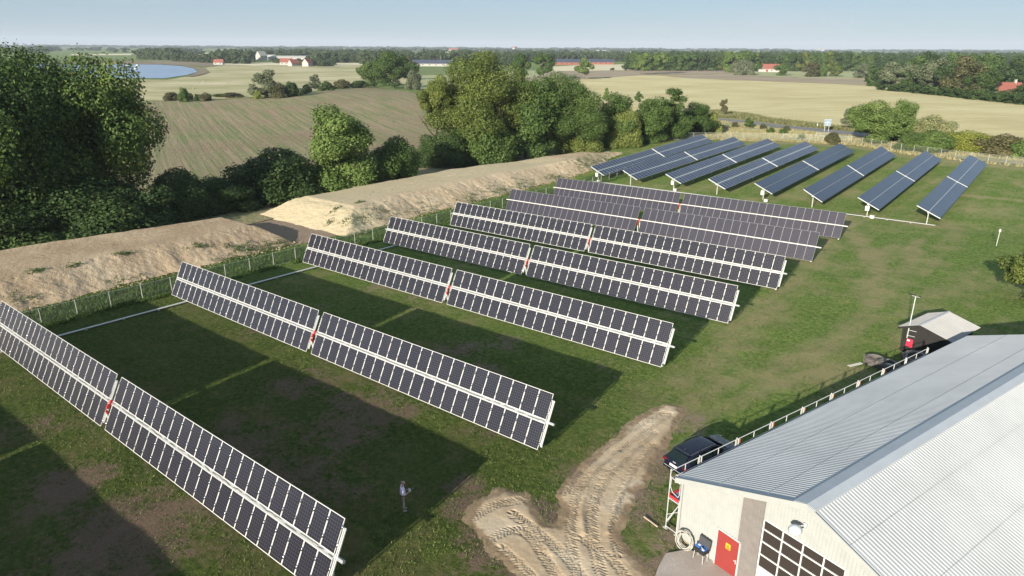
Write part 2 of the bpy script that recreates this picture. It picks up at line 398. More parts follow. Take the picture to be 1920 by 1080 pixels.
dry = np.where((S < -64) & (S > -74), -.5, dry)                              # greener strip under the left fence
ground = grid_obj('ground', gs, gv, Z, M['lawn'], attrs=dict(bare=bare, dry=dry, darkish=np.clip(sst(V + (S + 40)*.25, 62, 22) if False else (1 - sst(V + np.maximum(S + 22, 0)*1.6, 22, 58)), 0, 1)))  # last attribute darkens the near left lawn, fading out farther back
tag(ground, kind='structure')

# ------------------------------------------------------------------ earth banks behind the left fence
def bank(name, v0, v1, toe, crest, back, nose0, nose1, top, seed, end_soft, label):
    ss = np.arange(-104, -66, .16); vv = np.arange(v0, v1, .18)
    A, B = np.meshgrid(ss, vv); g = zg(A, B)
    wob = fbm(B*.22, A*0, seed, 3)*.9
    t = np.interp(B, *toe) + wob; c = np.interp(B, *crest) + wob*.6; b = np.interp(B, *back) + wob
    up = np.interp(B, *top)
    f = sst(t - A, 0, 1) * 0 + np.clip((t - A)/np.maximum(t - c, .5), -1, 1)          # front slope
    bk = np.clip((A - (b - 3.0))/3.0, -1, 1)
    n0 = np.clip((B - (nose0 + (t - A)*-.0))/end_soft[0], -1, 1); n1 = np.clip((nose1 - B)/end_soft[1], -1, 1)
    h = np.minimum(np.minimum(f, bk), np.minimum(n0, n1))
    sm = h - .13*np.exp(-((h - 1)/.2)**2)
    z = g - .05 + up*np.where(h > 0, sm, h*.6)
    slope = (h < .93)
    rill = -np.abs(fbm(B*1.9 + fbm(A*.5, B*.5, 5)*2.2, A*.35, seed + 4, 4))*.035*slope
    lump = fbm(A*.9, B*.9, seed + 1, 4)*.09*slope + fbm(A*3.4, B*3.4, seed + 2, 5)*.10*(.22 + .78*slope)
    flat = fbm(A*.3, B*.15, seed + 7, 3)*.10*(~slope)
    tr = np.zeros(A.shape)
    for off in (3.2, 4.9):                                                            # track marks along the top
        q = np.abs(A - (c - off)); tr += np.where((q < .3) & (~slope), -.05 - .05*(np.mod(B*2.6, 1) < .5), 0)
    z = z + np.where(h > -.3, rill + lump + flat + tr, 0)
    san = np.clip(1.1*sst(62 + fbm(A*.4, B*.4, 3)*4 - B, -2, 4) + .8*sst(-79 - A, 0, 3), 0, 1)*(B < 118)
    o = grid_obj(name, ss, vv, z, M['bank'] if seed == 11 else M['bank2'], attrs=dict(sandy=san))
    tag(o, label=label, kind='structure')
    zc = z.reshape(-1)
    me = o.data; cen = np.zeros(len(me.polygons)*3, np.float32); me.polygons.foreach_get('center', cen); cen = cen.reshape(-1, 3)
    return o, cen
b1, cen = bank('earth_bank', -14, 51, ([-14, 15, 30, 45], [-72.2, -72.4, -74.0, -74.3]), ([-14, 18, 36, 47], [-77.6, -78.0, -79.8, -81.0]), ([-14, 20, 38, 46], [-90, -89.8, -87.6, -86.6]), -30, 48.0, ([-14, 40, 50], [2.75, 2.75, 2.6]), 11, (3, 3.0), 'long flat-topped bank of bare brown earth behind the wire fence')
b2, cen2 = bank('earth_bank', 50, 143, ([50, 71, 83, 99, 119, 140], [-71.6, -74.0, -74.2, -75.4, -75.8, -80.5]), ([50, 60, 78, 107, 119, 140], [-77.0, -78.2, -80.4, -81.6, -79.5, -84]), ([50, 66, 93, 120, 140], [-91, -89.5, -90.5, -87, -86]), 54.0, 141, ([50, 60, 100, 119, 141], [2.8, 2.8, 2.9, 2.4, .4]), 29, (6.5, 10), 'long pale sandy earth bank beyond the gap')
# clods and stones along the toes of the banks, weeds on them
cl = MB(); wd_v = []; 
ico = [(0, 0, 1), (.89, 0, .45), (.28, .85, .45), (-.72, .53, .45), (-.72, -.53, .45), (.28, -.85, .45), (.2, .1, -.6)]
icf = [(0,1,2),(0,2,3),(0,3,4),(0,4,5),(0,5,1),(6,2,1),(6,3,2),(6,4,3),(6,5,4),(6,1,5)]
for k in range(1900):
    v = random.uniform(10, 128)
    if 49 < v < 54: continue
    s = float(np.interp(v, [10, 30, 48, 52, 71, 99, 125], [-72.4, -74, -74.3, -71.8, -74, -75.4, -76.5])) + random.gauss(.1, .7)
    r = random.uniform(.05, .14)*(1 + 1.2*(random.random() < .08)); z = float(zg(s, v)) + .04
    cl.add([(s + a*r*random.uniform(.7, 1.2), v + b*r*random.uniform(.7, 1.2), z + c*r*.7) for a, b, c in ico], icf)
tag(cl.build('stones', M['bank']), 'loose clods and stones along the foot of the earth banks', kind='stuff')

# ------------------------------------------------------------------ sandy track with tyre treads
outline = pxs([(1250, 762), (1266, 764), (1276, 776), (1262, 800), (1236, 842), (1205, 900), (1170, 960), (1150, 1000), (1172, 1040), (1215, 1085), (1260, 1180), (1060, 1200), (990, 1100), (940, 1040), (900, 1008),
               (876, 972), (900, 942), (945, 920), (985, 927), (990, 945), (1020, 985), (1052, 990), (1058, 960), (1050, 925), (1085, 880), (1150, 828), (1205, 785), (1235, 766)])
ss = np.arange(-24, -6, .065); vv = np.arange(11, 42, .065)
A, B = np.meshgrid(ss, vv)
sdv = sdist(A, B, outline) + fbm(A*.9, B*.9, 8, 3)*.35 + fbm(A*4, B*4, 12, 2)*.12
lane = [([(1060, 925), (1080, 890), (1120, 850), (1180, 805), (1240, 775)], .62), ([(1085, 1090), (1070, 1020), (1072, 960), (1095, 905), (1140, 862), (1200, 815), (1256, 778)], .55),
        ([(1130, 1090), (1112, 1020), (1108, 960), (1130, 905), (1175, 858), (1225, 812)], .62), ([(1160, 1040), (1148, 985), (1160, 935), (1190, 880), (1225, 835)], .5),
        ([(884, 975), (925, 948), (985, 938)], .6), ([(915, 1015), (965, 990), (1000, 1010), (1050, 1090)], .6), ([(960, 965), (1010, 1000), (1070, 1050), (1120, 1120)], .6), ([(940, 1030), (1000, 1080), (1040, 1150)], .55),
        ([(1180, 1090), (1140, 1040), (1090, 1010)], .5)]
h = np.zeros(A.shape); worn = np.zeros(A.shape)
for li, (l, wd) in enumerate(lane):
    d, off, run = polydist(A, B, smooth_line(pxs(l), 3)); inn = d < wd*.5
    lug = np.mod(run*5.2 + np.abs(off)*3.6 + (off > 0)*.5, 1); rut = np.exp(-(d/(wd*.55))**4)
    h = np.where(inn, -.018 + np.where(lug < .45, -.036, .012), h - .006*rut*(~inn)); worn = np.maximum(worn, rut)
ridge = [([(1140, 1000), (1152, 950), (1185, 895), (1225, 845), (1268, 790)], .3), ([(1095, 1000), (1088, 950), (1110, 895), (1160, 850)], .3)]
for l, wd in ridge:
    d, off, run = polydist(A, B, smooth_line(pxs(l), 3)); h = h + .07*np.exp(-(d/.16)**2)
Zs = zg(A, B) + np.clip(sdv, -.6, .30)*.11 + .030 + h*sst(sdv, -.05, .25) + fbm(A*.6, B*.6, 4, 3)*.025 + fbm(A*5, B*5, 6, 3)*.013
Zs = Zs + fbm(A*.35, B*.35, 3)*.10
sand = grid_obj('sandy_track', ss, vv, Zs, M['sand'], attrs=dict(edge=np.clip(1 - sdv/.55, 0, 1)*.75 + .35*sst(np.hypot(A - G(1010, 975).x, B - G(1010, 975).y), 2.2, .4)))
tag(sand, kind='structure')
# trodden lane of darker soil round the sand
# concrete apron before the hall doors
def drape(name, pts, m, dz=.02, step=10.0, kind='structure'):
    """polygon (world points) cut into cells and laid on the terrain"""
    bm = bmesh.new(); f = bm.faces.new([bm.verts.new((p[0], p[1], 0)) for p in pts])
    xs = [p[0] for p in pts]; ys = [p[1] for p in pts]
    for ax, lo, hi in ((0, min(xs), max(xs)), (1, min(ys), max(ys))):
        st = max(step, (hi - lo)/60); x = lo + st
        while x < hi:
            co = (x, 0, 0) if ax == 0 else (0, x, 0); no = (1, 0, 0) if ax == 0 else (0, 1, 0)
            bmesh.ops.bisect_plane(bm, geom=bm.verts[:] + bm.edges[:] + bm.faces[:], plane_co=co, plane_no=no, dist=1e-4); x += st
    a = np.array([v.co[:] for v in bm.verts]); z = zg(a[:, 0], a[:, 1]) + dz
    for v, q in zip(bm.verts, z): v.co.z = q
    bmesh.ops.recalc_face_normals(bm, faces=bm.faces)
    for f in bm.faces:
        if f.normal.z < 0: f.normal_flip()
    me = bpy.data.meshes.new(name); bm.to_mesh(me); bm.free(); me.materials.append(m)
    return tag(link(name, me), kind=kind)
def pdrape(name, px, m, dz=.15, step=12): return drape(name, pxs(px), m, dz, step)
def wob(px, n=5, amp=1.2):
    """subdivide a pixel outline with a little irregularity (field edges are never ruled)"""
    out = []
    for i, (a, b) in enumerate(zip(px, px[1:] + px[:1])):
        for k in range(n):
            t = k/n; j = 0 if k == 0 else amp; out.append((a[0] + (b[0]-a[0])*t, a[1] + (b[1]-a[1])*t + random.uniform(-j, j)*.35))
    return out
pdrape('ploughed_field', [(-300, 300), (100, 225), (284, 190), (420, 187), (560, 181), (640, 167), (700, 163), (790, 180), (845, 215), (1010, 255), (830, 330), (560, 400), (300, 460), (-100, 560), (-500, 520)], M['plough'], .10, 7)
pdrape('meadow', wob([(-500, 250), (-500, 160), (150, 152), (240, 149), (312, 150), (352, 144), (378, 136), (376, 128), (420, 123), (560, 124), (700, 118), (860, 150), (860, 172), (690, 150), (640, 162), (560, 176), (420, 186), (284, 189), (100, 215)]), M['meadow'], .12, 25)
pdrape('shore', wob([(60, 121), (150, 118), (300, 118), (345, 121), (385, 129), (392, 137), (370, 143), (350, 145), (372, 135), (366, 129), (340, 123.5), (300, 121), (190, 121.5)]), M['marsh'], .5, 30)
pdrape('water', wob([(-600, 140), (-300, 122), (120, 119.5), (190, 121), (250, 120.5), (305, 121.5), (340, 124), (364, 129), (371, 135), (350, 141.5), (308, 147.5), (240, 147), (100, 150), (-200, 170), (-700, 180)], 3, .6), M['water'], .3, 40)
pdrape('marsh', wob([(110, 119), (150, 112), (240, 113.5), (330, 114), (420, 117), (470, 121), (385, 125), (340, 120.5), (300, 118.5)]), M['marsh'], .16, 30)
pdrape('field', wob([(100, 111), (170, 106), (250, 109), (235, 114), (140, 115)]), M['green'], .17, 30)
pdrape('field', wob([(400, 118), (560, 117), (690, 116), (700, 122), (560, 123.5), (420, 122.5)]), M['straw2'], .17, 30)
pdrape('field', wob([(-60, 95.5), (75, 91), (85, 93.5), (20, 98.5), (-80, 99)]), M['brown'], .18, 60)
pdrape('field', wob([(130, 104), (135, 101.5), (250, 100.5), (245, 103.5)], 3, .3), M['straw2'], .19, 40)
pdrape('field', wob([(332, 99.5), (414, 99), (412, 106), (372, 107)], 3, .3), M['straw2'], .18, 40)
pdrape('field', wob([(310, 92), (348, 91.5), (352, 98), (318, 98)], 3, .3), M['brown'], .2, 60)
pdrape('field', wob([(560, 96), (620, 94), (700, 96), (640, 101), (590, 100)], 3, .3), M['brown'], .2, 60)
pdrape('field', wob([(552, 101), (600, 98), (590, 102), (560, 103)], 3, .3), M['green'], .22, 60)
pdrape('field', wob([(585, 102.6), (618, 102.2), (622, 104.6), (590, 105)], 3, .2), M['straw2'], .24, 60)
pdrape('field', wob([(824, 96.5), (862, 95), (946, 97), (945, 103), (850, 103)], 3, .3), M['straw2'], .2, 50)
pdrape('field', wob([(1075, 95), (1150, 93), (1152, 99), (1110, 105), (1090, 101)], 3, .3), M['straw2'], .2, 50)
pdrape('field', wob([(770, 128), (860, 126), (1000, 124), (1000, 132), (860, 140), (770, 142)]), M['green'], .16, 30)
pdrape('field', wob([(760, 142), (860, 140), (1000, 132), (1060, 134), (1000, 150), (860, 165), (790, 168)]), M['palegreen'], .15, 30)
pdrape('field', wob([(1035, 125), (1120, 120), (1200, 121), (1200, 128), (1180, 132), (1040, 134)]), M['straw2'], .18, 20)
pdrape('brown_field', wob([(955, 153), (1040, 134), (1180, 131.5), (1372, 131), (1402, 134), (1404, 140), (1200, 141.5), (1088, 149), (1000, 158)]), M['brown'], .19, 15)
pdrape('pale_field', wob([(1404, 134), (1660, 131), (1668, 148), (1500, 146), (1402, 141)]), M['palegreen'], .2, 15)
pdrape('harvested_field', wob([(940, 175), (1000, 158), (1088, 149), (1200, 141.5), (1404, 140), (1500, 146), (1668, 148), (1650, 164), (1740, 178), (1920, 192), (2300, 215), (2300, 290), (1920, 262), (1760, 244), (1590, 240), (1560, 236), (1440, 222), (1345, 206), (1200, 212), (1060, 240), (900, 280)]), M['straw'], .11, 10)
pdrape('brown_field', wob([(1235, 142.2), (1404, 140.5), (1500, 146.5), (1660, 149.5), (1648, 161), (1500, 155), (1290, 147)]), M['brown'], .22, 12)
pdrape('verge', wob([(1180, 232), (1260, 212), (1345, 207), (1440, 223), (1560, 236), (1600, 241), (1760, 246), (1930, 264), (1930, 300), (1790, 282), (1640, 262), (1500, 252), (1420, 238), (1340, 222), (1240, 226)]), M['verge'], .14, 6)
pdrape('dry_grass', wob([(1180, 250), (1250, 232), (1330, 226), (1450, 240), (1600, 256), (1790, 284), (1930, 300), (2060, 318), (2060, 332), (1930, 312), (1800, 299), (1690, 284), (1605, 269), (1480, 262), (1340, 260), (1250, 258)]), M['drygrass'], .17, 5)
rd = smooth_line(pxs([(1150, 214), (1250, 219), (1345, 226), (1450, 237), (1560, 247.5), (1640, 257), (1790, 276), (2000, 306)]), 2)
def offset_line(l, d):
    o = []
    for i, p in enumerate(l):
        a = l[max(0, i-1)]; b = l[min(len(l)-1, i+1)]; dx, dy = b[0]-a[0], b[1]-a[1]; L = math.hypot(dx, dy)
        o.append((p[0] - dy/L*d, p[1] + dx/L*d))
    return o
drape('road', offset_line(rd, 3.3) + offset_line(rd, -3.3)[::-1], M['asphalt'], .24, 6)
for d in (2.95, -2.95):
    drape('road_marking', offset_line(rd, d + .08) + offset_line(rd, d - .08)[::-1], M['white'], .255, 6)
# ------------------------------------------------------------------ solar trackers
PW = 0.992; PITCHX = 1.012; NP = 22; HALF = NP*PITCHX
def panel_mesh(name, plen, cell, frame, fw, th=.04):
    me_v = []; f = []; mi = []; uv = []
    x, y = PW/2, plen/2
    def bx(x0, x1, y0, y1, z0, z1, m):
        o = len(me_v); me_v.extend([(a, b, c) for a in (x0, x1) for b in (y0, y1) for c in (z0, z1)])
        for q in ((0,1,3,2),(4,6,7,5),(0,4,5,1),(2,3,7,6),(0,2,6,4),(1,5,7,3)): f.append([o+i for i in q]); mi.append(m); uv.append([(0, 0)]*4)
    bx(-x, x, -y, -y+fw, -th, 0, 1); bx(-x, x, y-fw, y, -th, 0, 1)
    bx(-x, -x+fw, -y+fw, y-fw, -th, 0, 1); bx(x-fw, x, -y+fw, y-fw, -th, 0, 1)
    o = len(me_v); me_v.extend([(-x+fw, -y+fw, -.004), (x-fw, -y+fw, -.004), (x-fw, y-fw, -.004), (-x+fw, y-fw, -.004)])
    f.append([o, o+1, o+2, o+3]); mi.append(0); uv.append([(0, 0), (1, 0), (1, 1), (0, 1)])
    o = len(me_v); me_v.extend([(-x+fw, -y+fw, -.03), (x-fw, -y+fw, -.03), (x-fw, y-fw, -.03), (-x+fw, y-fw, -.03)])
    f.append([o+3, o+2, o+1, o]); mi.append(1); uv.append([(0, 0)]*4)
    me = bpy.data.meshes.new(name); me.from_pydata(me_v, [], f)
    for m in (cell, frame): me.materials.append(m)
    me.polygons.foreach_set('material_index', mi)
    l = me.uv_layers.new(name='UVMap'); l.data.foreach_set('uv', np.array(uv, np.float32).reshape(-1)); me.update(); return me
PM = dict(A=panel_mesh('solar_panel', 1.60, M['cellA'], M['frameW'], .030), B=panel_mesh('solar_panel', 1.655, M['cellB'], M['frameG'], .018),
          C=panel_mesh('solar_panel', 1.60, M['cellC'], M['frameS'], .030), D=panel_mesh('solar_panel', 1.665, M['cellD'], M['frameB'], .010))
def table(root, x0, kind, tilt, hz, plen):
    """22 x 2 panels from x0; tilt turns the rows about the tube"""
    mt = Matrix.Rotation(tilt, 4, 'X')
    for k in range(NP):
        for sg in (1, -1):
            yc = sg*(1.707 - plen/2)
            o = link('solar_panel', PM[kind], root); o.matrix_local = Matrix.Translation((0, 0, hz)) @ mt @ Matrix.Translation((x0 + PITCHX*(k + .5), yc, .10)) @ Matrix.Rotation(random.gauss(0, .0035), 4, 'X') @ Matrix.Rotation(random.gauss(0, .0035), 4, 'Y')
def tracker(label, group, A, direction, tilt, kind, slope, gap, tube_mat, thick, box_post=False, left_stub=.1, right_stub=.55):
    """A = world point of the tube's start, direction = heading of the tube"""
    gz = float(zg(A[0], A[1])); hz = A[2] - gz
    root = thing('solar_tracker', label, 'solar tracker', (A[0], A[1], gz), 0, group)
    root.matrix_world = Matrix.Translation((A[0], A[1], gz)) @ Matrix.Rotation(direction, 4, 'Z') @ Matrix.Rotation(-slope, 4, 'Y')
    L = 2*HALF + gap; plen = {'A': 1.60, 'B': 1.655, 'C': 1.60, 'D': 1.665}[kind]
    T = Matrix.Translation((0, 0, hz)) @ Matrix.Rotation(tilt, 4, 'X')
    tb = MB(); tb.box(T @ Vector(((L + right_stub - left_stub)/2, 0, -.04)), (L + right_stub + left_stub, thick, thick), 0, Matrix.Rotation(tilt, 3, 'X').to_4x4())
    tb.build('torque_tube', tube_mat, root)
    table(root, 0, kind, tilt, hz, plen); table(root, HALF + gap, kind, tilt, hz, plen)
    # long rails under the panels, in the middle gap and the rafters across
    rl = MB(); rot = Matrix.Rotation(tilt, 3, 'X').to_4x4()
    for x0 in (0, HALF + gap):
        for y in ((-.95, .95) if kind in 'CD' else (-.105, .105, -1.2, 1.2)):
            rl.box(T @ Vector((x0 + HALF/2, y, .035)), (HALF - .02, .05, .05), 0, rot)
    rl.build('purlin', M['alu_white'], root)
    for x in (-.06, HALF + .07, HALF + gap - .07, L + .08):
        big = x in (HALF + .07, L + .08)
        if kind in 'CD' and x in (HALF + gap - .07, L + .08): continue
        e = MB()
        if kind in 'CD': e.box(T @ Vector((x if x < 0 else HALF + gap/2, 0, .06 if x > 0 else .03)), (.16 if x > 0 else .10, 3.42, .09), 0, rot)
        elif kind == 'A':
            e.box(T @ Vector((x, -.05, .045)), (.05 if big else .03, 2.75, .07), 0, rot)
            if big: e.box(T @ Vector((x + .075, -.05, .02)), (.05, 2.75, .06), 0, rot)
        else: continue
        e.build('rafter', M['alu_white'], root)
    if kind == 'A':                                                   # half round mid clamps between neighbouring panels
        cb = MB()
        for x0 in (0, HALF + gap):
            for k in range(NP + 1):
                for y in (-1.32, -.52, .52, 1.32):
                    c = T @ Vector((x0 + PITCHX*k, y + random.gauss(0, .01), .100)); q = rot.to_3x3() @ Matrix.Rotation(random.gauss(0, .016), 3, 'X'); R2 = .046; vs_ = []
                    for j in range(9):
                        a_ = math.pi*j/8
                        for yy in (-.09, .09): vs_.append(c + q @ Vector((R2*math.cos(a_), yy, R2*.9*math.sin(a_))))
                    cb.add(vs_, [(2*j, 2*j+1, 2*j+3, 2*j+2) for j in range(8)] + [tuple(range(0, 18, 2)), tuple(range(17, 0, -2))])
        o = cb.build('clamp', M['clamp'], root, smooth=True); o['kind'] = 'stuff'
        wi = MB(); x = .3                                             # cables tied along the tube
        while x < L - .4:
            n = Vector((x + random.uniform(.25, .6), random.uniform(-.05, .05), random.uniform(.05, .10)))
            p = Vector((x, random.uniform(-.04, .06), .07)); wi.tube(T @ p, T @ n, .014, 4); x = n.x + random.choice((0, 0, .3))
        o = wi.build('cable', M['black'], root); o['kind'] = 'stuff'
    np_ = 7
    for k in range(np_):
        x = .35 + (L - .7)*k/(np_ - 1); p = MB()
        if k == 3: x = HALF + gap/2
        g_w = root.matrix_world @ Vector((x, 0, 0)); top = Vector((x, 0, hz - .05))
        gl = float(zg(g_w.x, g_w.y)) - g_w.z - .25
        if kind in 'CD': p.box((x, 0, (gl + hz - .08)/2), (.16, .12, hz - .08 - gl), 0)
        else: p.box((x, 0, (gl + hz - .08)/2), (.14, .10, hz - .08 - gl), 0)
        p.box((x, 0, hz - .10), (.20, .22, .16), 0)
        p.build('post', M['post'] if kind in 'CD' else M['alu'], root)
    if kind in 'AB':                                                  # red slewing drive in the gap
        d = MB(); xm = HALF + gap/2
        d.lathe([(.0, -.07), (.13, -.07), (.16, -.03), (.16, .03), (.13, .07), (0, .07)], 14, 0, (Matrix.Rotation(math.pi/2, 4, 'Y')).to_3x3(), (xm, -.06, hz))
        d.box((xm, -.30, hz - .20), (.10, .16, .30), 0, Matrix.Rotation(-.5, 3, 'X').to_4x4())
        d.box((xm - .03, -.42, hz - .55), (.10, .13, .26), 0, Matrix.Rotation(.25, 3, 'X').to_4x4())
        d.build('slewing_drive', M['red'], root)
        r = MB(); r.tube((xm - .02, -.46, hz - .7), (xm - .02, -.30, .1), .06, 8); r.build('drive_rod', M['alu_white'], root)
    if box_post:
        b = MB(); b.box((-.22, -.02, hz - .62), (.20, .55, .72), 0); b.box((-.33, -.02, hz - .62), (.012, .42, .58), 0); b.build('inverter_box', M['white'], root)
    return root
M['tube'] = noisy('galvanised_tube', (.33, .34, .34), .5, .2, .2, 5)
ROWS = [[-2.0, -66.3], [13.81, -66.03], [28.83, -65.77], [43.67, -65.43], [55.36, -65.11], [67.33, -65.0], [79.78, -65.29], [92.62, -65.69]]
ordf = ['outside the frame, only its shadow seen', 'nearest the camera, clamps glinting', 'second from the camera, white framed', 'third from the camera, white framed',
        'fourth from the camera, white framed', 'fifth from the camera, white framed', 'sixth from the camera, thin frames', 'farthest of its set, thin frames']
for i, (v, s0) in enumerate(ROWS):
    k = 'A' if i < 6 else 'B'
    tracker('steeply tilted row of solar panels, ' + ordf[i], 'steeply tilted solar trackers on the lawn', (s0, v, 1.820 + GX*s0 + GY*v), 0.0, 1.08970, k, math.atan(GX), .62,
            M['tube'] if k == 'A' else M['frameW'], .14 if k == 'A' else .11, left_stub=.45 if i >= 4 else .1)
REAR = [(-69.3, 111.4, -67.5, 156.6, 24), (-62.1, 111.1, -59.5, 156.3, 24), (-53.8, 111.9, -52.0, 157.1, 23), (-45.6, 111.6, -43.8, 156.8, 23),
        (-37.8, 112.0, -36.7, 157.2, 24), (-29.7, 110.9, -28.7, 156.2, 28), (-21.5, 109.7, -20.6, 155.0, 25), (-13.6, 108.6, -13.1, 153.9, 24)]
orr = ['leftmost of the far field', 'second from the left in the far field', 'third from the left in the far field', 'fourth from the left in the far field',
       'fourth from the right in the far field', 'third from the right in the far field', 'second from the right in the far field', 'rightmost of the far field']
RS = 1.0
for i, (s0, v0, s1, v1, tl) in enumerate(REAR):
    k = 'C' if i < 4 else 'D'; z0 = float(zg(s0, v0)) + 1.85; z1 = float(zg(s1, v1)) + 1.85
    L = math.hypot(s1 - s0, v1 - v0)
    tracker(('blue solar panel row with pale stripes, ' if k == 'C' else 'dark slate blue solar panel row, ') + orr[i], 'gently tilted solar trackers in the far field', (s0, v0, z0), math.atan2(v1 - v0, s1 - s0), R_(tl)*RS, k,
            math.atan((z1 - z0)/L), .62, M['alu'], .12, box_post=i in (0, 2, 4, 6), left_stub=.35, right_stub=.0)
    if i in (0, 2, 4, 6):
        z = float(zg(s0 + .9, v0 - .9)); jb = MB(); jb.box((0, 0, .22), (.55, .4, .34)); jb.box((0, 0, .41), (.62, .47, .04)); jb.box((0, .0, .03), (.4, .3, .06)); jb.box((.0, -.205, .22), (.3, .012, .2), 1)
        o = jb.build('junction_box', [M['white'], M['alu']], None, loc=(s0 + 1.0, v0 - 1.1, z))
        tag(o, 'white junction box on the grass by the %s far panel row' % orr[i].replace(' of the far field', '').replace(' in the far field', '').replace(' from the', ' from'), 'electrical box', 'junction boxes of the far field')
# cable trays
def tray(label, a, b, gaps, m):
    root = thing('cable_tray', label, 'cable tray', (a[0], a[1], float(zg(*a))))
    n = int(math.hypot(b[0]-a[0], b[1]-a[1])/3); t = MB(); lg = MB()
    for k in range(n):
        if k in gaps: continue
        p0 = [a[j] + (b[j]-a[j])*k/n for j in (0, 1)]; p1 = [a[j] + (b[j]-a[j])*(k + .985)/n for j in (0, 1)]
        z0 = float(zg(*p0)) + .16; z1 = float(zg(*p1)) + .16; o = root.location
        c = Vector(((p0[0]+p1[0])/2, (p0[1]+p1[1])/2, (z0+z1)/2)) - o; L = math.hypot(p1[0]-p0[0], p1[1]-p0[1])
        Mr = Matrix.Rotation(math.atan2(p1[1]-p0[1], p1[0]-p0[0]), 4, 'Z') @ Matrix.Rotation(-math.atan2(z1-z0, L), 4, 'Y')
        t.box(c, (L, .24, .05), 0, Mr)
        lg.box((p0[0]-o.x, p0[1]-o.y, z0-o.z-.14), (.06, .2, .24))
    t.build('tray_cover', m, root); lg.build('foot', M['alu'], root)
tray('white cable tray along the left ends of the near panel rows', (-63.2, 13.0), (-63.2, 66.0), (), M['alu_white'])
tray('pale cable tray along the near ends of the far field rows', (-70.5, 111.2 - 1.0), (-12.4, 108.4), (), M['alu_white'])

# ------------------------------------------------------------------ wire fences
def wire_material():
    m = mat('wire_mesh', (.30, .32, .29), .5, .4); t = NT(m); uv = t.n('ShaderNodeUVMap'); sp = t.n('ShaderNodeSeparateXYZ'); t.l(uv.outputs[0], sp.inputs[0])
    def ln(a):
        return t.math('LESS_THAN', t.math('FRACT', a), .085)
    a = ln(t.math('MULTIPLY', t.math('ADD', sp.outputs[0], sp.outputs[1]), 14.)); b = ln(t.math('MULTIPLY', t.math('SUBTRACT', sp.outputs[0], sp.outputs[1]), 14.))
    t.l(t.math('MAXIMUM', a, b), t.b.inputs['Alpha']); return m
M['wire'] = wire_material()
def fence(label, pts, h, step, lean=0.0, group=None):
    root = thing('wire_fence', label, 'fence', (pts[0][0], pts[0][1], float(zg(*pts[0]))), 0, group); o = root.location
    tot = sum(math.dist(a, b) for a, b in zip(pts[:-1], pts[1:])); n = int(tot/step); P = []
    for k in range(n + 1):
        d = k*step
        for a, b in zip(pts[:-1], pts[1:]):
            L = math.dist(a, b)
            if d <= L: P.append((a[0] + (b[0]-a[0])*d/L, a[1] + (b[1]-a[1])*d/L)); break
            d -= L
    vs = []; uvs = []
    for k, p in enumerate(P):
        z = float(zg(*p)); q = Vector((p[0], p[1], z)) - o; tilt = Vector((random.gauss(0, .02) + lean, random.gauss(0, .02), h))
        b = MB(); b.tube(q - Vector((0, 0, .2)), q + tilt, .042, 6)
        if k < 60: b.build('fence_post', M['post'], root)
        vs += [q + Vector((.05, 0, .04)), q + tilt + Vector((.05, 0, -.04))]; uvs += [(k*step, 0), (k*step, h)]
    f = [(2*k, 2*k+2, 2*k+3, 2*k+1) for k in range(len(P)-1)]
    me = bpy.data.meshes.new('wire_mesh'); me.from_pydata([tuple(v) for v in vs], [], f); me.materials.append(M['wire'])
    l = me.uv_layers.new(name='UVMap'); l.data.foreach_set('uv', np.array([uvs[i] for q in f for i in q], np.float32).reshape(-1)); me.update(); link('wire_mesh', me, root)
    wr = MB()
    for k in range(len(P)-1):
        for hh in (0, 1): wr.tube(vs[2*k+hh], vs[2*k+2+hh], .010, 4, cap=False)
    wr.build('tension_wire', M['alu'], root)
fence('thin wire fence running between the lawn and the bare earth banks', [(-67.7, 2.8), (-67.7, 128)], 1.55, 2.9)
fence('wire mesh fence on pale posts along the back of the far lawn', pxs([(1232, 263), (1262, 262), (1340, 261), (1480, 264), (1605, 270), (1690, 285), (1800, 300), (1900, 311), (2050, 328)]), 1.75, 3.1)

# ------------------------------------------------------------------ farm hall
HB = (-10.9, 26.4, -.393); HR = R_(73.93 - 90)
hall = thing('farm_hall', 'large cream corrugated metal hall with a pale ribbed gable roof', 'farm building', HB, HR)
W2, RISE, LEN, EH = 6.2, 2.4, 29.56, 3.40
def rake(u): return EH + RISE*(1 - abs(u - W2)/W2)
def ribs(lo, hi, p, d):
    """trapezoid profile: list of (position, height)"""
    out = []; x = lo
    while x < hi - 1e-6:
        for a, b in ((0, 0), (.50, 0), (.62, d), (.88, d)):
            if x + a*p < hi: out.append((x + a*p, b))
        x += p
    out.append((hi, 0)); return out
def clad(name, lo, hi, m, p, d, proud, zlo=0.0, zf=None, parent=None):
    b = MB(); pr = ribs(lo, hi, p, d); zf = zf or (lambda u: rake(u) - .06)
    us = sorted(set([q[0] for q in pr])); vs = []
    for u, q in pr: vs += [(u, -proud - q, zlo), (u, -proud - q, zf(u))]
    b.add(vs, [(2*k, 2*k+2, 2*k+3, 2*k+1) for k in range(len(pr)-1)]); return b.build(name, m, parent or hall)
clad('front_wall', 0, 2*W2, M['cream'], .155, .028, 0.0, .04)
clad('grey_panel_strip', 3.29, 4.36, M['greyclad'], .155, .028, .035, .05)
core = MB(); core.box((W2, LEN/2, EH/2), (2*W2 - .1, LEN - .1, EH - .05), 0)
core.add([(0.05, .05, EH-.03), (2*W2-.05, .05, EH-.03), (W2, .05, EH+RISE-.06), (0.05, LEN-.05, EH-.03), (2*W2-.05, LEN-.05, EH-.03), (W2, LEN-.05, EH+RISE-.06)], [(0, 1, 2), (3, 5, 4), (0, 2, 5, 3), (1, 4, 5, 2)], 0)
core.build('wall', M['cream'], hall)
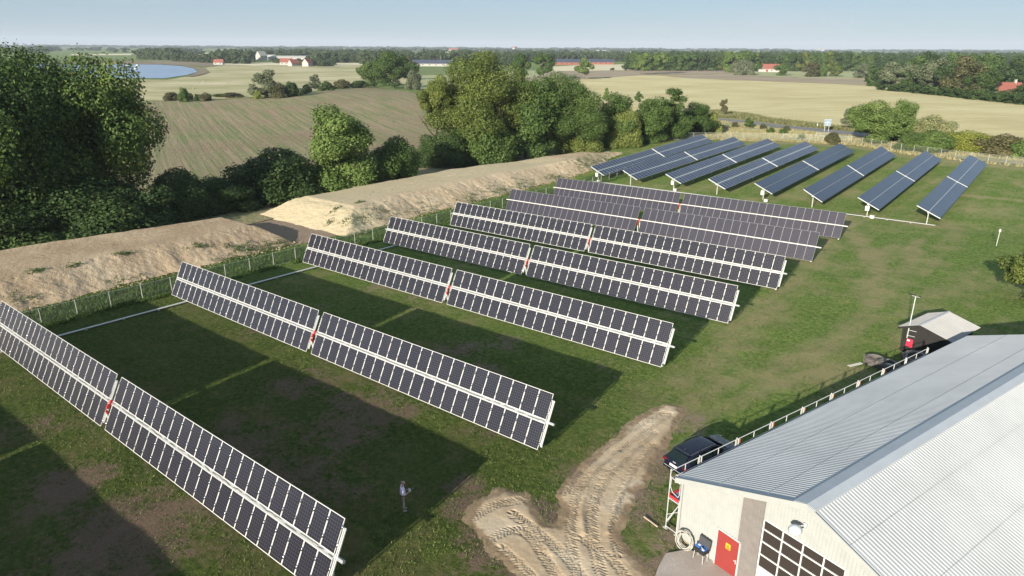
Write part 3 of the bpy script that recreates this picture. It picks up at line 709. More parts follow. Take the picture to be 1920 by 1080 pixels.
def roof_side(name, ue, ze, ur, zr):
    b = MB(); pr = ribs(-.25, LEN + .25, .19, .013 if ue < 0 else .020); vs = []
    n = Vector((-(zr-ze), 0, (ur-ue))).normalized(); n = n if n.z > 0 else -n
    for k, q in pr:
        for f in (0, .33, .66, 1): vs.append(Vector((ue + (ur-ue)*f, k, ze + (zr-ze)*f)) + n*(q + .04))
    b.add(vs, [(4*k+j, 4*k+4+j, 4*k+5+j, 4*k+1+j) for k in range(len(pr)-1) for j in range(3)]); o = b.build(name, M['roof'], hall)
    lap = MB()                                                        # the overlap of the sheets
    for f in (.36, .72):
        a = Vector((ue + (ur-ue)*f, -.24, ze + (zr-ze)*f)) + n*.078; c = Vector((a.x, LEN + .24, a.z)); lap.tube(a, c, .006, 4)
    lap.build('sheet_lap', M['roof'], hall)
roof_side('roof_left', -.22, EH - .085, W2, EH + RISE)
roof_side('roof_right', 2*W2 + .22, EH - .085, W2, EH + RISE)
cp = MB(); pts = [(-.56, -.14), (-.56, .02), (0, .22), (.36, .12), (.36, -.10)]; vs = []
for k in (-.27, LEN + .27): vs += [(W2 + a, k, EH + RISE + b - .10) for a, b in pts]
cp.add(vs, [(0, 1, 6, 5), (1, 2, 7, 6), (2, 3, 8, 7), (3, 4, 9, 8), (4, 3, 2, 1, 0), (5, 6, 7, 8, 9)])
cp.build('ridge_cap', M['cap'], hall)
fs = MB()
for sg in (0, 1):
    u0, u1 = (-.24, W2) if sg == 0 else (2*W2 + .24, W2)
    z0, z1 = EH - .10, EH + RISE + .01
    for (dy0, dy1, dz0, dz1) in ((-.31, -.27, -.17, .11),):
        fs.add([(u0, dy0, z0+dz0), (u1, dy0, z1+dz0), (u1, dy0, z1+dz1), (u0, dy0, z0+dz1), (u0, dy1, z0+dz0), (u1, dy1, z1+dz0), (u1, dy1, z1+dz1), (u0, dy1, z0+dz1)],
               [(0, 1, 2, 3), (7, 6, 5, 4), (0, 4, 5, 1), (3, 2, 6, 7), (0, 3, 7, 4), (1, 5, 6, 2)])
    fs.add([(u0, -.27, z0-.10), (u1, -.27, z1-.10), (u1, .01, z1-.10), (u0, .01, z0-.10)], [(0, 1, 2, 3)])
fs.build('fascia', M['cream'], hall)
gt = MB(); gt.box((-.26, LEN/2, EH - .10), (.10, LEN + .4, .09)); gt.build('gutter', M['cap'], hall)
tr = MB(); tr.box((.03, -.04, EH/2), (.10, .09, EH)); tr.build('corner_trim', M['cream'], hall)
pl = MB(); pl.box((1.15, -.035, .06), (2.3, .05, .13)); pl.box((2.88, -.10, .045), (1.35, .20, .09), 1); pl.build('plinth', [noisy('mossy_concrete', (.32, .27, .16), .9), M['alu']], hall)
dr = MB(); dr.box((2.865, -.06, 1.08), (1.15, .05, 1.92)); drd = dr.build('door', M['reddoor'], hall)
df = MB()
for c, d in (((2.265, -.055, 1.09), (.06, .07, 2.0)), ((3.465, -.055, 1.09), (.06, .07, 2.0)), ((2.865, -.055, 2.075), (1.26, .07, .06))): df.box(c, d)
df.build('door_frame', M['alu'], hall)
hd = MB(); hd.box((3.33, -.10, 1.02), (.13, .035, .03)); hd.box((3.37, -.09, .98), (.04, .02, .2)); hd.build('handle', M['alu'], drd)
sg_ = MB(); sg_.box((2.90, -.092, 1.50), (.25, .012, .30)); sg = sg_.build('warning_sign', M['yellow'], drd)
sgl = MB(); cx, cz = 2.90, 1.51
tri = [(cx-.085, cz-.075), (cx+.085, cz-.075), (cx, cz+.085)]
for a, b in zip(tri, tri[1:]+tri[:1]): sgl.tube((a[0], -.101, a[1]), (b[0], -.101, b[1]), .010, 4)
bolt = [(cx+.006, cz+.048), (cx-.022, cz-.008), (cx+.008, cz-.004), (cx-.006, cz-.055)]
for a, b in zip(bolt, bolt[1:]): sgl.tube((a[0], -.101, a[1]), (b[0], -.101, b[1]), .007, 4)
sgl.box((cx, -.0995, 1.385), (.17, .004, .018)); sgl.build('symbol', M['black'], sg)
# glazed garage door
gd = MB(); gd.box((6.22, -.03, 1.98), (3.62, .04, 3.96)); g_ = gd.build('garage_door', noisy('grey_white_door', (.62, .64, .64), .5), hall)
gp = MB()
ux = [4.44, 5.34, 6.25, 7.15, 8.01]; zz = [1.60, 2.23, 2.88, 3.50, 3.93]
for a, b in zip(ux[:-1], ux[1:]):
    for c, d in zip(zz[:-1], zz[1:]): gp.box(((a+b)/2, -.062, (c+d)/2), (b-a-.055, .016, d-c-.055))
gp.build('pane', M['dark'], g_)
gm = MB()
for u in ux: gm.box((u, -.078, 2.76), (.055, .05, 2.36))
for z in zz[:-1]: gm.box((6.22, -.083, z), (3.62, .05, .06))
gm.build('muntin', M['white'], g_)
lp = MB(); lp.tube((6.15, -.03, 4.78), (6.10, -.35, 4.84), .03, 8); lp.box((6.15, -.05, 4.78), (.14, .09, .18))
lp.lathe([(0, .10), (.10, .09), (.20, .03), (.27, -.07), (.25, -.08), (.0, -.05)], 18, 1, Matrix.Rotation(.25, 3, 'X').to_4x4().to_3x3(), (6.08, -.62, 4.84))
lp.tube((6.10, -.35, 4.84), (6.09, -.48, 4.88), .05, 8)
lp.build('wall_lamp', [M['alu'], noisy('lamp_enamel', (.50, .55, .60), .5)], hall, smooth=True)
cdt = MB(); cdt.tube((6.14, -.05, 4.70), (6.14, -.05, 3.99), .014, 5); cdt.build('conduit', M['alu'], hall)
Mh = hall.matrix_world.copy(); Mh = Matrix.Translation(HB) @ Matrix.Rotation(HR, 4, 'Z')
def hl(u, k, z): p = Mh @ Vector((u, k, z)); return p
# hose coil, tool case, apron
def at_hall(name, label, cat, u, k, z=0, rz=0):
    p = hl(u, k, z); return thing(name, label, cat, (p.x, p.y, float(zg(p.x, p.y)) if z == 0 else p.z), HR + rz)
hc = at_hall('hose_coil', 'loose coil of pale grey hose leaning on the cream wall beside the corner', 'hose', .72, -.30)
h_ = MB(); pv = None
for k in range(300):
    t = k/24*2*math.pi; r = .40 + .075*math.sin(k*.13) + .02*math.sin(k*.7); x = r*math.cos(t) + .02*math.sin(k*.05); y = r*math.sin(t)
    q = Vector((x + .03*math.sin(k*.031), -.10 - .09*math.sin(k*.23) - (.42 - y)*.22 + .12, y + .47)); 
    if pv is not None: h_.tube(pv, q, .017, 5, cap=False)
    pv = q
h_.build('hose', noisy('grey_hose', (.44, .42, .37), .6), hc, smooth=True)
tcs = at_hall('tool_case', 'open black tool case with a blue inlay standing against the cream wall', 'tool case', 1.75, -.42)
a = MB(); a.box((0, 0, .66), (.62, .42, .14)); a.box((0, 0, .755), (.62, .42, .05)); a.build('case_base', M['black'], tcs)
a = MB(); a.box((0, .235, .98), (.62, .10, .42), 0, Matrix.Rotation(-.12, 3, 'X').to_4x4()); a.box((0, .18, .98), (.52, .02, .34), 0, Matrix.Rotation(-.12, 3, 'X').to_4x4()); a.build('case_lid', noisy('case_foam', (.06, .06, .065), .9), tcs)
a = MB(); a.box((-.15, .02, .795), (.26, .32, .03)); a.box((.17, -.08, .795), (.22, .16, .035)); a.box((.17, .1, .79), (.22, .12, .02)); a.build('inlay', mat('blue_inlay', (.05, .17, .50), .6), tcs)
a = MB(); a.box((-.14, .04, .82), (.12, .10, .03)); a.tube((.05, -.05, .83), (.22, -.12, .84), .02, 6); a.box((.2, -.12, .83), (.1, .08, .03)); a.build('instrument', M['white'], tcs)
a = MB()
for sx in (-.24, .24):
    for sy in (-.15, .15): a.tube((sx*1.15, sy*1.15, -.02), (sx, sy, .60), .016, 5)
a.build('stand', M['alu'], tcs)
ap = [hl(.95, -.35, 0), hl(1.6, -.02, 0), hl(6, -.02, 0), hl(9, -.02, 0), hl(12, -4, 0), hl(9, -7, 0), hl(3.5, -6, 0), hl(2.0, -4.0, 0), hl(1.0, -2.4, 0), hl(.55, -1.4, 0)]
bmA = drape('concrete_apron', [(p.x, p.y) for p in ap], M['concrete'], .10, 1.2)

# ------------------------------------------------------------------ facade scaffold with guard rail
scf = thing('scaffolding', 'narrow steel scaffold with guard rails along the left wall of the hall', 'scaffold', (*hl(-.45, 0, 0)[:2], HB[2]), HR)
def S_(u, k, z): return Vector((u + .45, k, z))
st = 2.57; bays = [0.05] + [2.1 + 2.88*i for i in range(9)]
for i, k in enumerate(bays):
    f = MB(); zb = -.02
    f.tube(S_(-.82, k, 0), S_(-.82, k, 3.42), .026, 7)
    if i < 2 or True: f.tube(S_(-.14, k, 0), S_(-.14, k, 2.0), .026, 7)
    f.tube(S_(-.82, k, 1.78), S_(-.14, k, 1.78), .024, 6); f.tube(S_(-.82, k, .12), S_(-.14, k, .12), .022, 6)
    if i == 0:
        f.tube(S_(-.82, k, 3.0), S_(-.14, k, 2.9), .02, 6); f.path([S_(-.75, k, 2.95), S_(-.76, k, 2.45), S_(-.62, k, 2.22), S_(-.26, k, 2.12), S_(-.18, k, 2.3), S_(-.18, k, 2.85)], .018, 6)
    f.build('frame', M['alu'], scf)
    a = MB(); a.box(S_(-.82, k, .02), (.24, .18, .03)); a.box(S_(-.14, k, .02), (.16, .16, .03)); a.build('base_plate', M['post'], scf)
    if i:
        a = MB(); a.box(S_(-.82, k + .16, 3.12), (.035, .05, .40)); a.box(S_(-.80, k - .10, 3.14), (.03, .04, .36)); a.build('rail_bracket', M['alu_white'] if i % 2 else M['frameW'], scf)
        if i in (2, 3, 4, 5, 6, 7): 
            a = MB(); a.box(S_(-.82, k + .26, 3.16), (.04, .055, .26)); a.build('bracket_clamp', noisy('orange_red_clamp_%d' % i, (.58, .12, .06) if i in (2, 3) else (.55, .28, .18), .6), scf)
    if i < len(bays) - 1:
        k2 = bays[i+1]; a = MB()
        a.tube(S_(-.82, k, 3.32), S_(-.82, k2, 3.32), .022, 7); a.tube(S_(-.82, k, 2.88), S_(-.82, k2, 2.88), .022, 7)
        a.tube(S_(-.82, (k+k2)/2, 2.88), S_(-.82, (k+k2)/2, 3.32), .02, 6); a.build('guard_rail', M['alu_white'], scf)
        a = MB(); a.box(S_(-.48, (k+k2)/2, 1.84), (.60, k2-k-.04, .05)); a.build('platform', M['bluedeck'], scf)
        a = MB(); a.box(S_(-.80, (k+k2)/2, 1.94), (.03, k2-k-.04, .15)); 
        if i == 0: a.box(S_(-.48, k - .0, 1.94), (.62, .035, .15))
        a.build('toe_board', M['red'], scf)
        a = MB(); a.tube(S_(-.84, k, .25), S_(-.84, k2, 1.7), .018, 6); a.build('brace', M['alu'], scf)
a = MB(); a.tube(S_(-.14, .05, 1.75), S_(-.82, .05, .42), .022, 6); a.tube(S_(-.82, .05, .8), S_(-.14, .05, 1.35), .016, 6); a.build('brace', M['alu_white'], scf)
pb = MB(); p = hl(-1.55, -.25, 0)
pb.box((0, 0, .05), (.95, .06, .05)); o = pb.build('timber_batten', noisy('pale_batten', (.55, .42, .32), .7), None, loc=(p.x, p.y, float(zg(p.x, p.y)))); o.rotation_euler = (0, 0, HR + .0)
tag(o, 'pale timber batten lying on the grass at the scaffold foot', 'batten')

# ------------------------------------------------------------------ shed with mast
SA = math.atan2(4.87, 1.3); p = Vector((-7.25, 58.15, 0)); p.z = float(zg(p.x, p.y)) - .02; SH = SA - math.pi/2
shed = thing('garden_shed', 'small black timber shed with a pale ribbed gable roof behind the hall', 'shed', p, SH)
SWd, SLn, SE, SRi, SR = 3.3, 4.2, 2.12, .50, 1.2
def plank_material():
    m = mat('black_planks', (.03, .025, .022), .8); t = NT(m); P = t.pos((.6, .6, 1), obj=True); sp = t.n('ShaderNodeSeparateXYZ'); t.l(t.pos(obj=True), sp.inputs[0])
    fr = t.math('FRACT', t.math('MULTIPLY', sp.outputs[2], 7.5)); n = t.noise(P, 4, 5)
    c = t.mix(n, (.010, .009, .008), (.030, .026, .023)); c = t.mix(t.math('LESS_THAN', fr, .12), c, (.006, .006, .006))
    t.l(c, t.b.inputs['Base Color']); t.bump(fr, .5, .02); return m
M['planks'] = plank_material()
b = MB(); b.box((SWd/2, SLn/2, SE/2), (SWd, SLn, SE)); b.add([(0, 0, SE), (SWd, 0, SE), (SR, 0, SE+SRi), (0, SLn, SE), (SWd, SLn, SE), (SR, SLn, SE+SRi)], [(0, 1, 2), (3, 5, 4)]); b.build('wall', M['planks'], shed)
b = MB(); b.box((.06, -.03, SE/2), (.12, .04, SE)); b.box((SWd-.06, -.03, SE/2), (.12, .04, SE)); b.box((-.02, SLn*.3, SE/2), (.03, .12, SE)); b.build('corner_board', M['planks'], shed)['kind'] = 'stuff'
for sg in (0, 1):
    b = MB(); ov = .32; u0, u1 = (-ov, SR) if sg == 0 else (SWd + ov, SR); z0, z1 = SE - ov*SRi/abs(SR - (0 if sg == 0 else SWd)) + .06, SE + SRi + .06; vs = []
    pr = ribs(-.42, SLn + .42, .25, .05)
    for k, q in pr: vs += [(u0, k, z0 + q), (u1, k, z1 + q)]
    b.add(vs, [(2*k, 2*k+2, 2*k+3, 2*k+1) for k in range(len(pr)-1)]); b.build('roof', M['roof2'], shed)
    b = MB(); b.add([(u0, -.43, z0-.15), (u1, -.43, z1-.15), (u1, -.43, z1+.03), (u0, -.43, z0+.03), (u0, -.40, z0-.15), (u1, -.40, z1-.15), (u1, -.40, z1+.03), (u0, -.40, z0+.03)], [(0,1,2,3),(7,6,5,4),(0,4,5,1),(3,2,6,7),(0,3,7,4)]); b.build('barge_board', M['planks'], shed)
b = MB(); b.box((SR, SLn/2, SE+SRi+.10), (.16, SLn+.86, .02)); b.build('ridge_strip', M['cap'], shed)
b = MB(); b.box((.62, -.06, .92), (.46, .07, .62)); sb = b.build('red_cabinet', noisy('red_cabinet_paint', (.72, .03, .07), .5), shed)
b = MB(); b.box((.52, -.101, 1.12), (.20, .006, .13)); b.build('white_label', M['white'], sb)
Ms = Matrix.Translation(p) @ Matrix.Rotation(SH, 4, 'Z'); q = Ms @ Vector((.38, -.12, 0))
mast = thing('weather_mast', 'thin pale pole with two dark wind sensors, fixed to the black shed', 'mast', (q.x, q.y, q.z), SH)
b = MB(); b.tube((0, 0, 1.3), (0, 0, 4.75), .036, 8); b.build('pole', noisy('green_grey_pole', (.48, .53, .50), .6), mast)
b = MB(); b.tube((-.05, 0, 1.5), (.55, 0, 1.55), .02, 6); b.tube((-.05, 0, 1.95), (.6, 0, 2.0), .02, 6); b.build('bracket', M['alu_white'], mast)
b = MB(); b.tube((-.30, 0, 4.75), (.30, 0, 4.75), .018, 6); b.build('cross_arm', M['alu'], mast)
for sx in (-.3, .3):
    b = MB(); b.lathe([(0, 0), (.05, .0), (.05, .12), (0, .12)], 8, 0, None, (sx, 0, 4.77))
    for a_ in range(3): t = a_*2.09; b.tube((sx, 0, 4.87), (sx + .12*math.cos(t), .12*math.sin(t), 4.87), .012, 4); b.lathe([(0, -.035), (.035, 0), (0, .035)], 6, 0, None, (sx + .12*math.cos(t), .12*math.sin(t), 4.87))
    b.build('wind_sensor', M['black'], mast)
# tyres
def tyre(label, px, R, wd, tiltx, rz, z=0.0, face=None):
    g = G(*px); t = thing('tractor_tyre', label, 'tyre', (g.x, g.y, g.z + z), rz, 'old tractor tyres beside the black shed')
    Mr = Matrix.Rotation(tiltx, 4, 'X').to_3x3(); b = MB(); r0 = R*.56
    c = (0, 0, wd/2 + .0) if tiltx == 0 else (0, 0, R*math.sin(abs(tiltx)) + wd/2*math.cos(tiltx))
    b.lathe([(r0, -wd*.30), (r0+.05, -wd*.42), (R*.82, -wd*.5), (R*.97, -wd*.42), (R, -wd*.3), (R, wd*.3), (R*.97, wd*.42), (R*.82, wd*.5), (r0+.05, wd*.42), (r0, wd*.30), (r0+.06, 0), (r0, -wd*.30)], 28, 0, Mr, c)
    for k in range(26):
        a = k*2*math.pi/26; s_ = 1 if k % 2 else -1
        b.box(Vector(c) + Mr @ Vector((R*1.0*math.cos(a), R*1.0*math.sin(a), s_*wd*.2)), (.07, .06, wd*.45), 0, (Mr @ Matrix.Rotation(a, 3, 'Z')).to_4x4())
    b.build('tread', M['tyre'], t, smooth=False)
    b = MB(); zc = (wd*.5 if tiltx == 0 else wd*.5)
    b.lathe([(R*.60, wd*.47), (R*.66, wd*.515), (R*.72, wd*.50)], 28, 0, Mr, c); b.build('sidewall_bead', noisy('pale_rubber', (.24, .21, .18), .8), t)
    if face: b = MB(); b.lathe([(0, .0), (r0+.02, .0)], 20, 0, Mr, c); b.build('rim', face, t)
tyre('brown tractor tyre lying flat on the grass, nearest the lawn', (1639, 682), .74, .55, 0, .3)
tyre('tractor tyre with a grey centre lying between the flat tyre and the shed', (1664, 690), .80, .50, 0, .8, face=M['post'])
tyre('large grey tractor tyre tipped against the front of the black shed', (1714, 684), .92, .55, R_(14), SH, .0, face=M['tyre'])
p = G(1603, 686); ld = thing('wire_rack', 'short pale metal rack lying flat on the grass left of the tyres', 'metal rack', p, R_(62))
a = MB(); a.tube((-.65, -.11, .10), (.65, -.11, .10), .016, 5); a.tube((-.65, .11, .10), (.65, .11, .10), .016, 5); a.build('side_rail', M['frameW'], ld)
a = MB(); [a.tube((x*.13, -.13, .11), (x*.13, .13, .11), .016, 5) for x in range(-5, 6)]; a.build('rung', M['frameW'], ld)
p = G(1868, 461); pp = thing('marker_pole', 'lone white capped pole standing in the open lawn', 'pole', p)
a = MB(); a.tube((0, 0, -.2), (0, 0, 1.85), .05, 8); a.build('pole', M['post'], pp)
a = MB(); a.lathe([(0, 0), (.11, 0), (.12, .25), (.05, .34), (0, .35)], 10, 0, None, (0, 0, 1.80)); a.build('cap', M['white'], pp)

# ------------------------------------------------------------------ parked car
CA = HR; cc = Vector((-13.43 + .287*2.40, 30.95 + .958*2.40, 0)); cc.z = float(zg(cc.x, cc.y))
car = thing('parked_car', 'very dark blue estate car parked on the grass beside the hall', 'car', cc, math.atan2(.958, .287) - math.pi/2)
M['carpaint'] = mat('dark_blue_car_paint', (.005, .006, .018), .25, .0, .5); NT(M['carpaint']).b.inputs['Coat Weight'].default_value = .35; M['carpaint'].node_tree.nodes['Principled BSDF'].inputs['Coat Roughness'].default_value = .06
M['railgrey'] = mat('roof_rail_grey', (.20, .20, .21), .35, .6)
M['carglass'] = mat('dark_car_glass', (.006, .012, .012), .06, 0, .6)
# stations y (rear -2.4 .. front 2.4): half width, sill z, belt z, roof z (deck), roof half width
st_ = [(-2.40, .66, .42, .62, .62, .60), (-2.34, .80, .30, .84, .86, .70), (-2.15, .88, .24, .95, 1.02, .62), (-1.80, .91, .22, .97, 1.36, .58), (-1.45, .92, .20, .97, 1.43, .60), (-.8, .93, .19, .96, 1.47, .61), (0, .93, .19, .95, 1.48, .60),
       (.45, .93, .19, .94, 1.42, .57), (.85, .93, .19, .93, 1.20, .60), (1.25, .93, .20, .92, .955, .72), (1.6, .92, .21, .87, .92, .66), (2.0, .90, .24, .80, .84, .60), (2.28, .80, .28, .70, .73, .52), (2.40, .62, .34, .58, .60, .45)]
vs = []; 
for y, hw, zs, zb, zr, rw in st_:
    mid = zs + (zb - zs)*.55
    ring = [(0, zs), (hw*.86, zs), (hw*.98, zs + .10), (hw, mid), (hw*.985, zb - .05), (hw*.95, zb), (rw + (hw-rw)*.22, zb + (zr-zb)*.62), (rw, zr - .03), (rw*.72, zr), (0, zr + .015)]
    vs.append([(x, y, z) for x, z in ring] + [(-x, y, z) for x, z in ring[-2:0:-1]])
n = len(vs[0]); b = MB(); fl = [p for r in vs for p in r]
b.add(fl, [(i*n + j, i*n + (j+1) % n, (i+1)*n + (j+1) % n, (i+1)*n + j) for i in range(len(vs)-1) for j in range(n)] + [tuple(range(n))[::-1], tuple((len(vs)-1)*n + j for j in range(n))])
bo = b.build('body', M['carpaint'], car, smooth=True)
ms = bo.modifiers.new('s', 'SUBSURF'); ms.levels = ms.render_levels = 1
def cs(y):                                                        # interpolated station
    a = np.array(st_); return [float(np.interp(y, a[:, 0], a[:, i])) for i in range(1, 6)]
for sx in (-1, 1):                                                # side windows
    for y0, y1 in ((-1.95, -1.20), (-1.12, -.22), (-.12, .74)):
        b = MB(); P = []
        N = 6
        for k in range(N + 1):
            y = y0 + (y1-y0)*k/N; hw, zs, zb, zr, rw = cs(y)
            for f in (.06, .80):
                ff = f if not (y0 < -1.9 and k == 0) else min(f, .4)
                x = hw*.95 + ((rw) - hw*.95)*ff*1.0; z = zb + .03 + (zr - .05 - zb)*ff
                P.append((sx*(x + .012 + .015*(1-abs(2*f-1))), y, z))
        b.add(P, [(2*k, 2*k+2, 2*k+3, 2*k+1) for k in range(N)]); b.build('side_window', M['carglass'], car, smooth=True)
    b = MB(); b.path([(sx*.60, -1.75, 1.44), (sx*.625, -1.3, 1.505), (sx*.63, -.5, 1.535), (sx*.60, .25, 1.49)], .018, 6); b.build('roof_rail', M['railgrey'], car)
    b = MB(); b.box((sx*.99, .62, 1.0), (.20, .12, .14)); b.build('wing_mirror', M['carpaint'], car)
    b = MB(); b.box((sx*.70, -2.31, .80), (.30, .10, .13), 0, Matrix.Rotation(sx*-.25, 3, 'Z').to_4x4()); b.box((sx*.825, -2.20, .80), (.08, .24, .13), 0, Matrix.Rotation(sx*-.12, 3, 'Z').to_4x4()); tl = b.build('tail_light', mat('tail_light_red', (.13, .006, .008), .2), car)
    b = MB(); b.box((sx*.72, 2.27, .62), (.28, .10, .12), 0, Matrix.Rotation(sx*-.5, 3, 'Z').to_4x4()); b.build('headlight', mat('lamp_glass', (.6, .62, .65), .1), car)
    for y in (-1.42, 1.42):
        b = MB(); Mr = Matrix.Rotation(math.pi/2, 3, 'Y'); b.lathe([(.19, -.11), (.31, -.11), (.335, -.08), (.335, .08), (.31, .11), (.19, .11)], 24, 0, Mr, (sx*.84, y, .335)); wh = b.build('wheel', M['black'], car, smooth=False)
        b = MB(); b.lathe([(0, sx*.06), (.17, sx*.075), (.215, sx*.112)], 20, 0, Mr, (sx*.84, y, .335)); b.build('rim', M['alu'], wh)
b = MB(); P = []
for f, y, x in ((0, -2.245, .66), (1, -1.86, .54)): P += [(-x, y - .0, .965 + f*.375), (x, y, .965 + f*.375)]
b.add([(a_, c_ - .055, d_ + .035) for a_, c_, d_ in P], [(0, 1, 3, 2)]); b.build('rear_window', M['carglass'], car)
b = MB(); P = [(-.72, 1.20, 1.0), (.72, 1.20, 1.0), (-.56, .52, 1.43), (.56, .52, 1.43)]; b.add([(a_, c_ + .03, d_ + .03) for a_, c_, d_ in P], [(1, 0, 2, 3)]); b.build('windscreen', M['carglass'], car)
b = MB(); b.box((0, -1.80, 1.425), (1.12, .22, .03), 0, Matrix.Rotation(-.1, 3, 'X').to_4x4()); b.build('spoiler', M['carpaint'], car)
b = MB(); b.box((0, -2.425, .70), (.54, .02, .13), 0, Matrix.Rotation(-.25, 3, 'X').to_4x4()); b.build('number_plate', M['white'], car)
b = MB(); b.box((0, -2.40, .45), (1.42, .10, .14)); b.box((0, -2.455, .53), (1.30, .012, .02), 1); b.box((.4, -2.45, .30), (.2, .03, .05), 1); b.build('bumper', [M['carpaint'], M['alu']], car)
b = MB(); b.lathe([(0, .06), (.03, .05), (.06, 0)], 10, 0, None, (0, -1.55, 1.44)); b.build('antenna', M['black'], car)
b = MB(); b.box((0, -2.36, .90), (.20, .05, .03), 0); b.build('badge_strip', M['alu'], car)

# ------------------------------------------------------------------ person with a controller
def skin_mesh(name, chains, m, parent, sub=1):
    """chains: lists of (x,y,z,r) joined where points coincide"""
    bm = bmesh.new(); key = {}; sk = bm.verts.layers.skin.verify(); first = True
    for ch in chains:
        pv = None
        for x, y, z, r in ch:
            k = (round(x, 4), round(y, 4), round(z, 4))
            if k not in key:
                v = bm.verts.new((x, y, z)); rr = r if isinstance(r, tuple) else (r, r); v[sk].radius = rr; v[sk].use_root = first; first = False; key[k] = v
            v = key[k]
            if pv is not None and pv is not v and bm.edges.get((pv, v)) is None: bm.edges.new((pv, v))
            pv = v
    me = bpy.data.meshes.new(name); bm.to_mesh(me); bm.free(); me.materials.append(m)
    o = link(name, me, parent); k = o.modifiers.new('skin', 'SKIN'); k.use_smooth_shade = True
    s_ = o.modifiers.new('sub', 'SUBSURF'); s_.levels = s_.render_levels = sub; return o
g = G(757, 957.5)
per = thing('person', 'standing person in a lavender shirt looking down at a white remote controller', 'person', (g.x, g.y, g.z + .02), R_(39 - 90 + 12))
skin = mat('skin_tone', (.58, .32, .23), .6); shirt = noisy('lavender_shirt', (.80, .70, .90), .8, 0, .1, 9); trou = noisy('grey_brown_trousers', (.24, .19, .175), .9, 0, .12, 8)
pel = (0, 0, .95, (.13, .10)); 
body = [[pel, (0, -.005, 1.10, (.125, .10)), (0, -.01, 1.27, (.15, .105)), (0, -.015, 1.42, (.15, .09)), (0, 0, 1.50, .058), (0, .03, 1.57, .055), (0, .055, 1.63, (.075, .088)), (0, .06, 1.71, (.078, .095)), (0, .05, 1.765, (.055, .07))]]
for sx in (-1, 1):
    body.append([pel, (sx*.095, .0, .86, .085), (sx*.10, .02, .48, .058), (sx*.10, -.005, .12, .040), (sx*.10, -.01, .06, .04), (sx*.115, .12, .035, .035), (sx*.12, .18, .03, .028)])
    wr_ = (sx*.12, .29, 1.15, .027)
    body.append([(0, -.015, 1.42, (.15, .09)), (sx*.17, -.015, 1.42, .058), (sx*.235, .0, 1.30, .050), (sx*.25, .05, 1.12, .042), (sx*.20, .17, 1.11, .037), wr_, (sx*.105, .34, 1.17, (.036, .02)), (sx*.10, .37, 1.175, (.036, .018))])
    for q in range(4):
        body.append([(sx*.10, .37, 1.175, (.036, .018)), (sx*(.125 - q*.018), .405 + .004*(q in (1, 2)), 1.175 - q*.004, .0095), (sx*(.115 - q*.018), .43, 1.16, .008), (sx*(.100 - q*.016), .435, 1.14, .007)])
    body.append([(sx*.105, .34, 1.17, (.036, .02)), (sx*.075, .355, 1.19, .011), (sx*.06, .38, 1.205, .009)])
skin_mesh('body', body, skin, per)
sh_ = [[(0, .0, .93, (.17, .15)), (0, .01, 1.10, (.17, .16)), (0, -.01, 1.27, (.185, .145)), (0, -.015, 1.42, (.165, .105)), (0, -.005, 1.475, .07)]]
for sx in (-1, 1): sh_.append([(0, -.015, 1.42, (.165, .105)), (sx*.175, -.015, 1.42, .072), (sx*.24, .0, 1.30, .066), (sx*.256, .05, 1.12, .058), (sx*.215, .14, 1.11, .052)])
skin_mesh('shirt', sh_, shirt, per)
tr_ = [[(0, 0, .97, (.14, .115)), (0, .0, .90, (.145, .12))]]
for sx in (-1, 1): tr_.append([(0, .0, .90, (.145, .12)), (sx*.095, .0, .82, .10), (sx*.10, .02, .48, .078), (sx*.10, -.005, .10, .062)])
skin_mesh('trousers', tr_, trou, per)
for sx in (-1, 1): skin_mesh('shoe', [[(sx*.10, -.045, .045, .045), (sx*.108, .06, .045, (.048, .045)), (sx*.118, .17, .035, (.045, .035))]], noisy('pale_shoe_%d' % sx, (.38, .36, .34), .7), per)
skin_mesh('hair', [[(0, -.035, 1.66, (.07, .05)), (0, -.03, 1.72, (.072, .055)), (0, .0, 1.77, (.06, .05))]], noisy('short_grey_hair', (.30, .22, .17), .9), per)
for sx in (-1, 1):
    b = MB(); b.lathe([(0, -.015), (.012, -.008), (.014, .008), (0, .014)], 8, 0, None, (sx*.086, .05, 1.68)); b.build('ear', skin, per)
b = MB(); b.box((-.032, .148, 1.695), (.022, .008, .010)); b.box((.032, .148, 1.695), (.022, .008, .010)); b.build('eye', M['black'], per)
b = MB(); b.box((0, .158, 1.67), (.02, .03, .04)); b.build('nose', skin, per)
b = MB(); b.box((0, .148, 1.635), (.045, .006, .008)); b.build('mouth', mat('lip_tone', (.30, .11, .09), .6), per)
b = MB(); b.path([(.10, .10, 1.50), (.02, .17, 1.30), (-.15, .145, 1.08), (-.19, .06, 1.02)], .022, 5); b.build('strap', M['black'], per)
b = MB(); b.tube((0, -.0, .925), (0, 0, .96), .165, 14); b.build('belt', M['black'], per)
Mp = Matrix.Translation(per.location) @ Matrix.Rotation(per.rotation_euler[2], 4, 'Z'); q = Mp @ Vector((0, .37, 1.205))
rc = thing('remote_controller', 'white drone remote controller with a small screen held by the person', 'controller', q, per.rotation_euler[2])
b = MB(); b.box((0, 0, 0), (.18, .11, .035)); b.box((-.075, -.03, 0), (.05, .07, .045)); b.box((.075, -.03, 0), (.05, .07, .045)); b.build('case', M['white'], rc)
b = MB(); b.box((0, .085, .06), (.17, .012, .11), 0, Matrix.Rotation(-.7, 3, 'X').to_4x4()); b.build('screen', M['black'], rc)
for sx in (-1, 1): b = MB(); b.tube((sx*.05, .055, .01), (sx*.06, .17, .10), .008, 5); b.build('aerial', M['white'], rc)
for sx in (-1, 1): b = MB(); b.tube((sx*.045, -.01, .015), (sx*.045, -.01, .035), .008, 6); b.build('stick', M['black'], rc)

